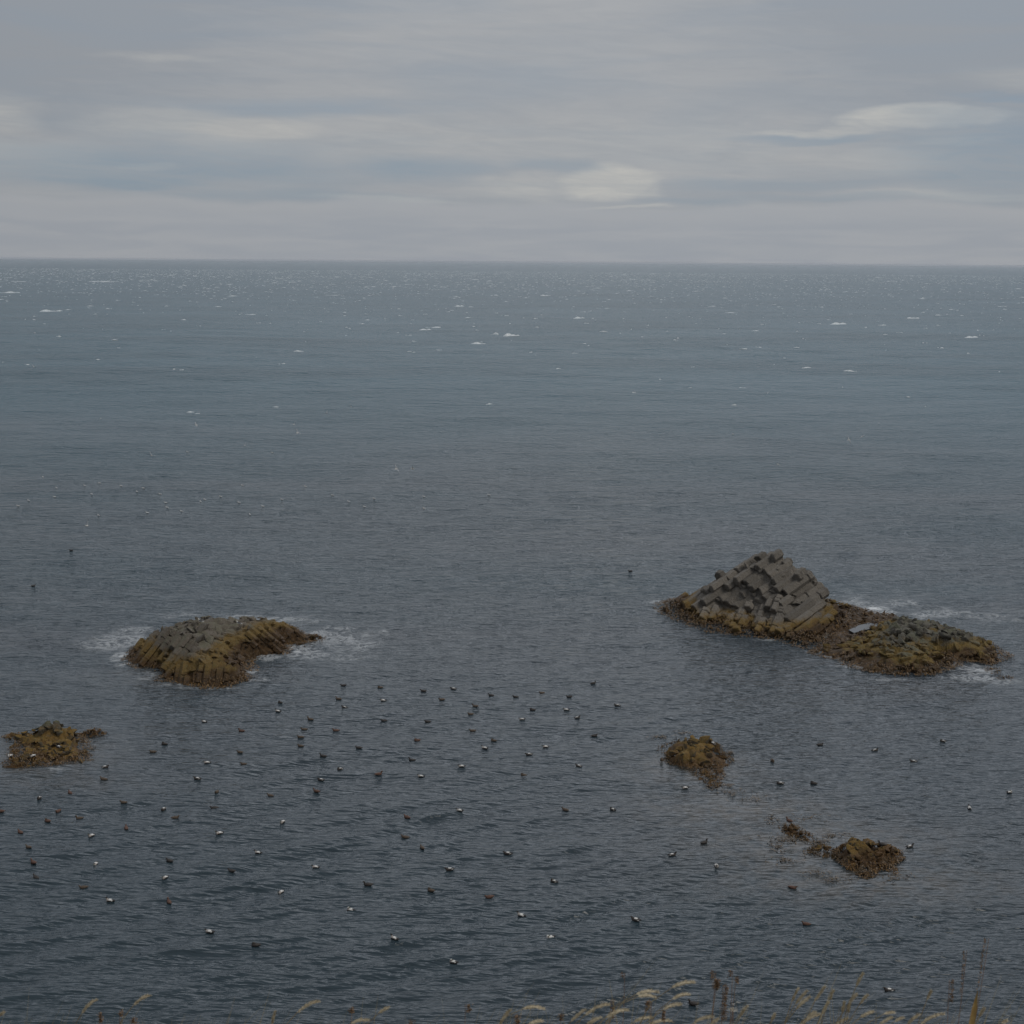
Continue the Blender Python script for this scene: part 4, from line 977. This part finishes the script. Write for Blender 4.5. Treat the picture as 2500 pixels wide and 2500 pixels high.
def root_of(base, top, y):
    d = base - top; k = 1.0
    x = base.x + (base.x - top.x) * 1.6 * .5
    return Vector((x, y + rng.uniform(-.12, .12), gz(x, y) - .03))
def grass_stalk(b, t, label, y=None, arch=0.0, wd=1.0):
    b = (b[0] - .35 * (t[0] - b[0]), b[1] - .35 * (t[1] - b[1]))
    y = y or rng.uniform(3.9, 4.5)
    B_ = at_y(b[0], b[1], y); T_ = at_y(t[0], t[1], y); rt = root_of(B_, T_, y)
    e = thing('grass_stalk', rt, label, 'grass', 'seed-headed grass stalks at the cliff edge')
    hd = T_ - B_; up = Vector((hd.x * .2, 0, abs(hd.length) * .9 + .05))
    pts = []
    for i in range(9):      # bezier from the root up into the head
        s = i / 8; c1 = rt + Vector((0, 0, (B_.z - rt.z) * .45)); c2 = B_ - hd.normalized() * (B_.z - rt.z) * .25
        pts.append(rt * (1 - s) ** 3 + c1 * 3 * s * (1 - s) ** 2 + c2 * 3 * s * s * (1 - s) + B_ * s ** 3 - rt)
    v, f = tube(pts, [.0019] * 6 + [.0016, .0014, .0012], 4)
    st = link('stem', np_mesh('stem', v, faces=f, smooth=True), m_stem, e)
    vs_, fs_ = [], []; L = hd.length; n = int(90 + L * 1500)
    sag = Vector((0, 0, -1)) * L * (.16 + arch)
    for i in range(n):
        s = rng.uniform() ; rad = .0034 * wd * math.sin(math.pi * min(.97, max(.06, s * .9 + .08))) ** .6
        c = B_ + hd * s + sag * (s * s - s * .55) - rt; an = rng.uniform(0, 6.28)
        o_ = Vector((math.cos(an), .6 * math.sin(an), math.sin(an))) * rad * rng.uniform(.3, 1)
        dr = (hd.normalized() * 1.0 + o_.normalized() * .55).normalized(); ln = rng.uniform(.005, .011); w2 = rng.uniform(.0010, .0020)
        sd_ = dr.cross(Vector((rng.normal(), rng.normal(), rng.normal()))).normalized() * w2
        k0 = len(vs_); vs_ += [tuple(c + o_ - dr * ln * .4), tuple(c + o_ + sd_), tuple(c + o_ + dr * ln), tuple(c + o_ - sd_)]; fs_.append([k0, k0 + 1, k0 + 2, k0 + 3])
    k0 = len(vs_); cp = [B_ + hd * s + sag * (s * s - s * .55) - rt for s in (0, .25, .5, .75, 1)]
    v, f = tube(cp, [.0015, .002 * wd, .0025 * wd, .002 * wd, .0008], 5); vs_ += v; fs_ += [[q + k0 for q in ff_] for ff_ in f]
    link('seed_head', np_mesh('seed_head', vs_, faces=fs_), m_head, e)
G = [(1656, 2405, 1696, 2390), (1568, 2424, 1606, 2414), (1568, 2432, 1600, 2428), (1653, 2434, 1682, 2421), (1631, 2459, 1663, 2445), (1445, 2468, 1487, 2442), (1495, 2476, 1534, 2457), (1403, 2485, 1428, 2462), (1443, 2494, 1467, 2482),
     (1810, 2476, 1824, 2454), (1707, 2491, 1742, 2475), (1937, 2437, 1949, 2411), (1885, 2488, 1891, 2477), (2095, 2398, 2107, 2374), (1950, 2442, 1970, 2417), (1953, 2454, 1977, 2431), (1996, 2434, 2014, 2407), (2027, 2436, 2035, 2417), (2078, 2442, 2091, 2427),
     (2104, 2445, 2118, 2428), (2010, 2468, 2023, 2445), (2057, 2465, 2061, 2446), (2072, 2465, 2076, 2445), (1967, 2493, 2001, 2468), (2109, 2479, 2131, 2468), (2155, 2496, 2178, 2481), (2165, 2474, 2182, 2470), (2223, 2493, 2245, 2473), (2263, 2491, 2306, 2465),
     (2266, 2434, 2273, 2419), (2393, 2478, 2403, 2461), (2448, 2496, 2457, 2491), (2189, 2491, 2205, 2483), (868, 2495, 900, 2484), (931, 2469, 948, 2458), (1225, 2492, 1246, 2461), (1290, 2461, 1328, 2455), (210, 2462, 236, 2432), (338, 2445, 367, 2422),
     (740, 2462, 780, 2434), (1, 2478, 10, 2470), (666, 2492, 671, 2468), (1300, 2497, 1325, 2490), (1560, 2490, 1592, 2478), (2050, 2496, 2070, 2484), (1740, 2497, 1752, 2488), (1600, 2497, 1640, 2484), (1975, 2480, 1990, 2470)]
def greg(d):
    x, y = (d[0] + d[2]) / 2, d[3]
    z_ = 'far left' if x < 900 else 'left of centre' if x < 1350 else 'right of centre' if x < 1780 else 'right of the rusty dock' if x < 2020 else 'below the brown duck at right' if x < 2200 else 'by the tall red stems'
    return ('tall among those ' if y < 2445 else 'short among those ') + z_
gl = ordlabels(G, lambda d: 'pale seed-headed grass stalk', greg, lambda d: 1)
for d, lb in zip(G, gl): grass_stalk(d[:2], d[2:], lb, arch=.25 if (d[2] - d[0]) > 25 else 0, wd=1.0 if d[2] - d[0] > 20 else .75)

def dock(tx, ty, label, h=20, dens=60, spread=.02, y=4.3, bx=None, clusters=1):
    T_ = at_y(tx, ty, y); x0 = (T_.x + (at_y(bx, 2500, y).x - T_.x) * 1.6) if bx else T_.x - .03
    rt = Vector((x0, y, gz(x0, y) - .03)); e = thing('dock_plant', rt, label, 'plant', 'rusty dock plants at the cliff edge')
    pts = [rt * (1 - s) + T_ * s + Vector((.012 * math.sin(s * 3 + tx), 0, 0)) - rt for s in [i / 8 for i in range(9)]]
    v, f = tube(pts, [.0017 - .0009 * i / 8 for i in range(9)], 5); link('stem', np_mesh('stem', v, faces=f, smooth=True), m_dstem, e)
    L = h / 746.0; vs_, fs_ = [], []
    for i in range(dens):
        s = rng.uniform(); whorl = s
        c = T_ - (T_ - rt).normalized() * L * whorl + Vector((rng.normal(0, spread * .33), rng.normal(0, spread * .33), rng.normal(0, .002))) - rt
        a_ = Vector(rng.normal(0, 1, 3)).normalized(); b_ = a_.cross(Vector((.3, .5, .8))).normalized(); q = rng.uniform(.0016, .0034); k0 = len(vs_)
        vs_ += [tuple(c + a_ * q), tuple(c + b_ * q), tuple(c - a_ * q), tuple(c - b_ * q)]; fs_.append([k0, k0 + 1, k0 + 2, k0 + 3])
    link('seed_cluster', np_mesh('seed_cluster', vs_, faces=fs_), m_dock, e); return e, rt
dock(2405, 2291, 'tallest thin red plant stem, rising at the lower right corner', 150, 150, .006, 4.2, 2355)
e, rt = dock(2354, 2320, 'second tall thin red stem, just left of the tallest', 120, 110, .006, 4.25, 2337)
dock(2326, 2391, 'shorter brown-tipped stem left of the two tall red ones', 60, 170, .010, 4.2, 2314)
dock(1520, 2375, 'lone faint brown seed tuft left of the grass clump', 12, 60, .012, 4.4)
dock(1750, 2392, 'dense dark rusty seed tuft, thickest of the group above the brown clump', 26, 330, .016, 4.2)
dock(1739, 2372, 'small forked brown tuft above the dense rusty one', 22, 70, .013, 4.35)
dock(1784, 2370, 'thin pinkish brown tuft right of the forked one', 18, 70, .010, 4.3)
dock(1800, 2387, 'small orange seed tuft, rightmost of the rusty group', 12, 70, .011, 4.25)
dock(1773, 2405, 'rusty dock spike with a long seeded stem reaching the bottom edge', 90, 420, .013, 4.15)
dock(1498, 2440, 'slender red stem between arching grass heads', 50, 120, .007, 4.1, 1488)
dock(1582, 2445, 'rusty brown tuft under the hooked grass head', 26, 150, .013, 4.1)
dock(1621, 2468, 'orange tuft beside the broad tan grass head', 24, 120, .010, 4.0)
dock(1145, 2452, 'brown seed tuft on a thin stem left of centre bottom', 20, 130, .012, 4.2)
dock(1263, 2478, 'brown spiky tuft right of the pale upright grass head', 26, 190, .016, 4.1)
dock(1370, 2476, 'small rust-red tuft below the centre', 16, 130, .012, 4.1)
dock(858, 2462, 'small rust-red tuft left of the centre bottom', 12, 110, .014, 4.1)
dock(296, 2468, 'brown tuft beside the long arching grass at lower left', 14, 80, .012, 4.1)
dock(326, 2486, 'rusty tuft touching the bottom edge at lower left', 12, 120, .014, 4.0)
dock(245, 2474, 'orange brown sprig at the bottom edge, farthest left', 22, 120, .010, 4.0)
dock(1004, 2490, 'rusty tuft at the bottom edge between centre and left', 14, 90, .012, 4.0)
# the broad tan leaf leaning on the tallest stem
b0, t0 = at_y(2372, 2500, 4.05), at_y(2387, 2420, 4.05); rt = Vector((b0.x - .10, 4.05, gz(0, 4.05)))
pts = [rt, rt + (b0 - rt) * .5 + Vector((.01, 0, 0)), b0, (b0 + t0) / 2, t0]; vv, ff = [], []
for i, (p, w2) in enumerate(zip(pts, (.004, .007, .009, .008, .001))):
    vv += [tuple(p - rt + Vector((-w2, 0, 0))), tuple(p - rt + Vector((0, .003, 0))), tuple(p - rt + Vector((w2, 0, 0)))]
for i in range(4):
    for k_ in range(2): a = i * 3 + k_; ff.append([a, a + 1, a + 4, a + 3])
me = np_mesh('dry_leaf', vv, faces=ff, smooth=True); o = link('dry_leaf', me, m_leafy); o.location = rt
tag(o, 'broad tan dry leaf standing in front of the tallest red stem', 'leaf')
# small white umbel
u = at_y(1790, 2465, 4.1); rt = Vector((u.x + .004, 4.1, gz(u.x, 4.1))); e = thing('flower_stalk', rt, 'small pale flat-topped flower head between rusty dock and the grass', 'flower')
v, f = tube([Vector((0, 0, 0)), (u - rt) * .5 + Vector((.004, 0, 0)), u - rt], [.002, .0016, .0012], 5); link('stem', np_mesh('stem', v, faces=f), m_dstem, e)
vs_, fs_ = [], []
for i in range(70):
    c = u - rt + Vector((rng.normal(0, .006), rng.normal(0, .006), rng.normal(0, .0012))); q = .0018; k0 = len(vs_)
    vs_ += [tuple(c + Vector((q, 0, .0004))), tuple(c + Vector((0, q, 0))), tuple(c - Vector((q, 0, 0))), tuple(c - Vector((0, q, -.001)))]; fs_.append([k0, k0 + 1, k0 + 2, k0 + 3])
link('flower_head', np_mesh('flower_head', vs_, faces=fs_), m_head, e)

# uncounted turf and thin blades just under and along the edge of the frame
vv, ff, tn = [], [], []
for i in range(9500):
    y = rng.uniform(3.0, 4.65); x = rng.uniform(-3.2, 3.2); z = gz(x, y); right = 1 if x > 0 else 0
    lim = EYE - y * math.tan(R(30.15)) - z
    L = rng.uniform(.2, .55)
    if rng.uniform() < (.035 if right else .012): L = rng.uniform(.75, 1.0)
    L = min(L * 2.2, lim * rng.uniform(.85, 1.14) if rng.uniform() < (.26 if x > -.25 else .07) else lim * .93) if lim > .1 else .05
    ln = Vector((rng.normal(.22, .16), rng.normal(0, .08), 1)) ; k0 = len(vv); w2 = rng.uniform(.0011, .0024)
    p = Vector((x, y, z))
    for (t_, ww) in ((0, 1), (.4, .9), (.75, .6), (1.0, .08)):
        c = p + Vector((ln.x * L * t_ * t_, ln.y * L * t_, L * t_)); vv += [tuple(c + Vector((-w2 * ww, 0, 0))), tuple(c + Vector((w2 * ww, 0, 0)))]
    for q in range(3): ff.append([k0 + 2 * q, k0 + 2 * q + 1, k0 + 2 * q + 3, k0 + 2 * q + 2])
me = np_mesh('grass', vv, faces=ff); o = link('grass', me, m_blade); tag(o, 'dry grass blades growing along the cliff edge', 'grass', kind='stuff')

# white droppings on the rocks (thin splashes with their own outline)
m_guano = simple('droppings', (.5, .5, .47), (.66, .66, .62), .9, 10)
# thin sea air over the whole scene
bm = bmesh.new(); bmesh.ops.create_cube(bm, size=1.0); bmesh.ops.scale(bm, vec=(92000, 92000, 40.5), verts=bm.verts); bmesh.ops.translate(bm, vec=(0, 0, 17.75), verts=bm.verts)
me = bpy.data.meshes.new('haze'); bm.to_mesh(me); bm.free()
mh = bpy.data.materials.new('haze'); mh.use_nodes = True; mh.node_tree.nodes.clear(); H_ = NT(mh.node_tree)
pv = H_.node('ShaderNodeVolumePrincipled'); pv.inputs['Color'].default_value = (.86, .91, .97, 1); pv.inputs['Density'].default_value = 3.0e-5; pv.inputs['Anisotropy'].default_value = .2
mo = H_.node('ShaderNodeOutputMaterial'); H_.l.new(pv.outputs[0], mo.inputs['Volume'])
tag(link('haze', me, mh), kind='stuff')
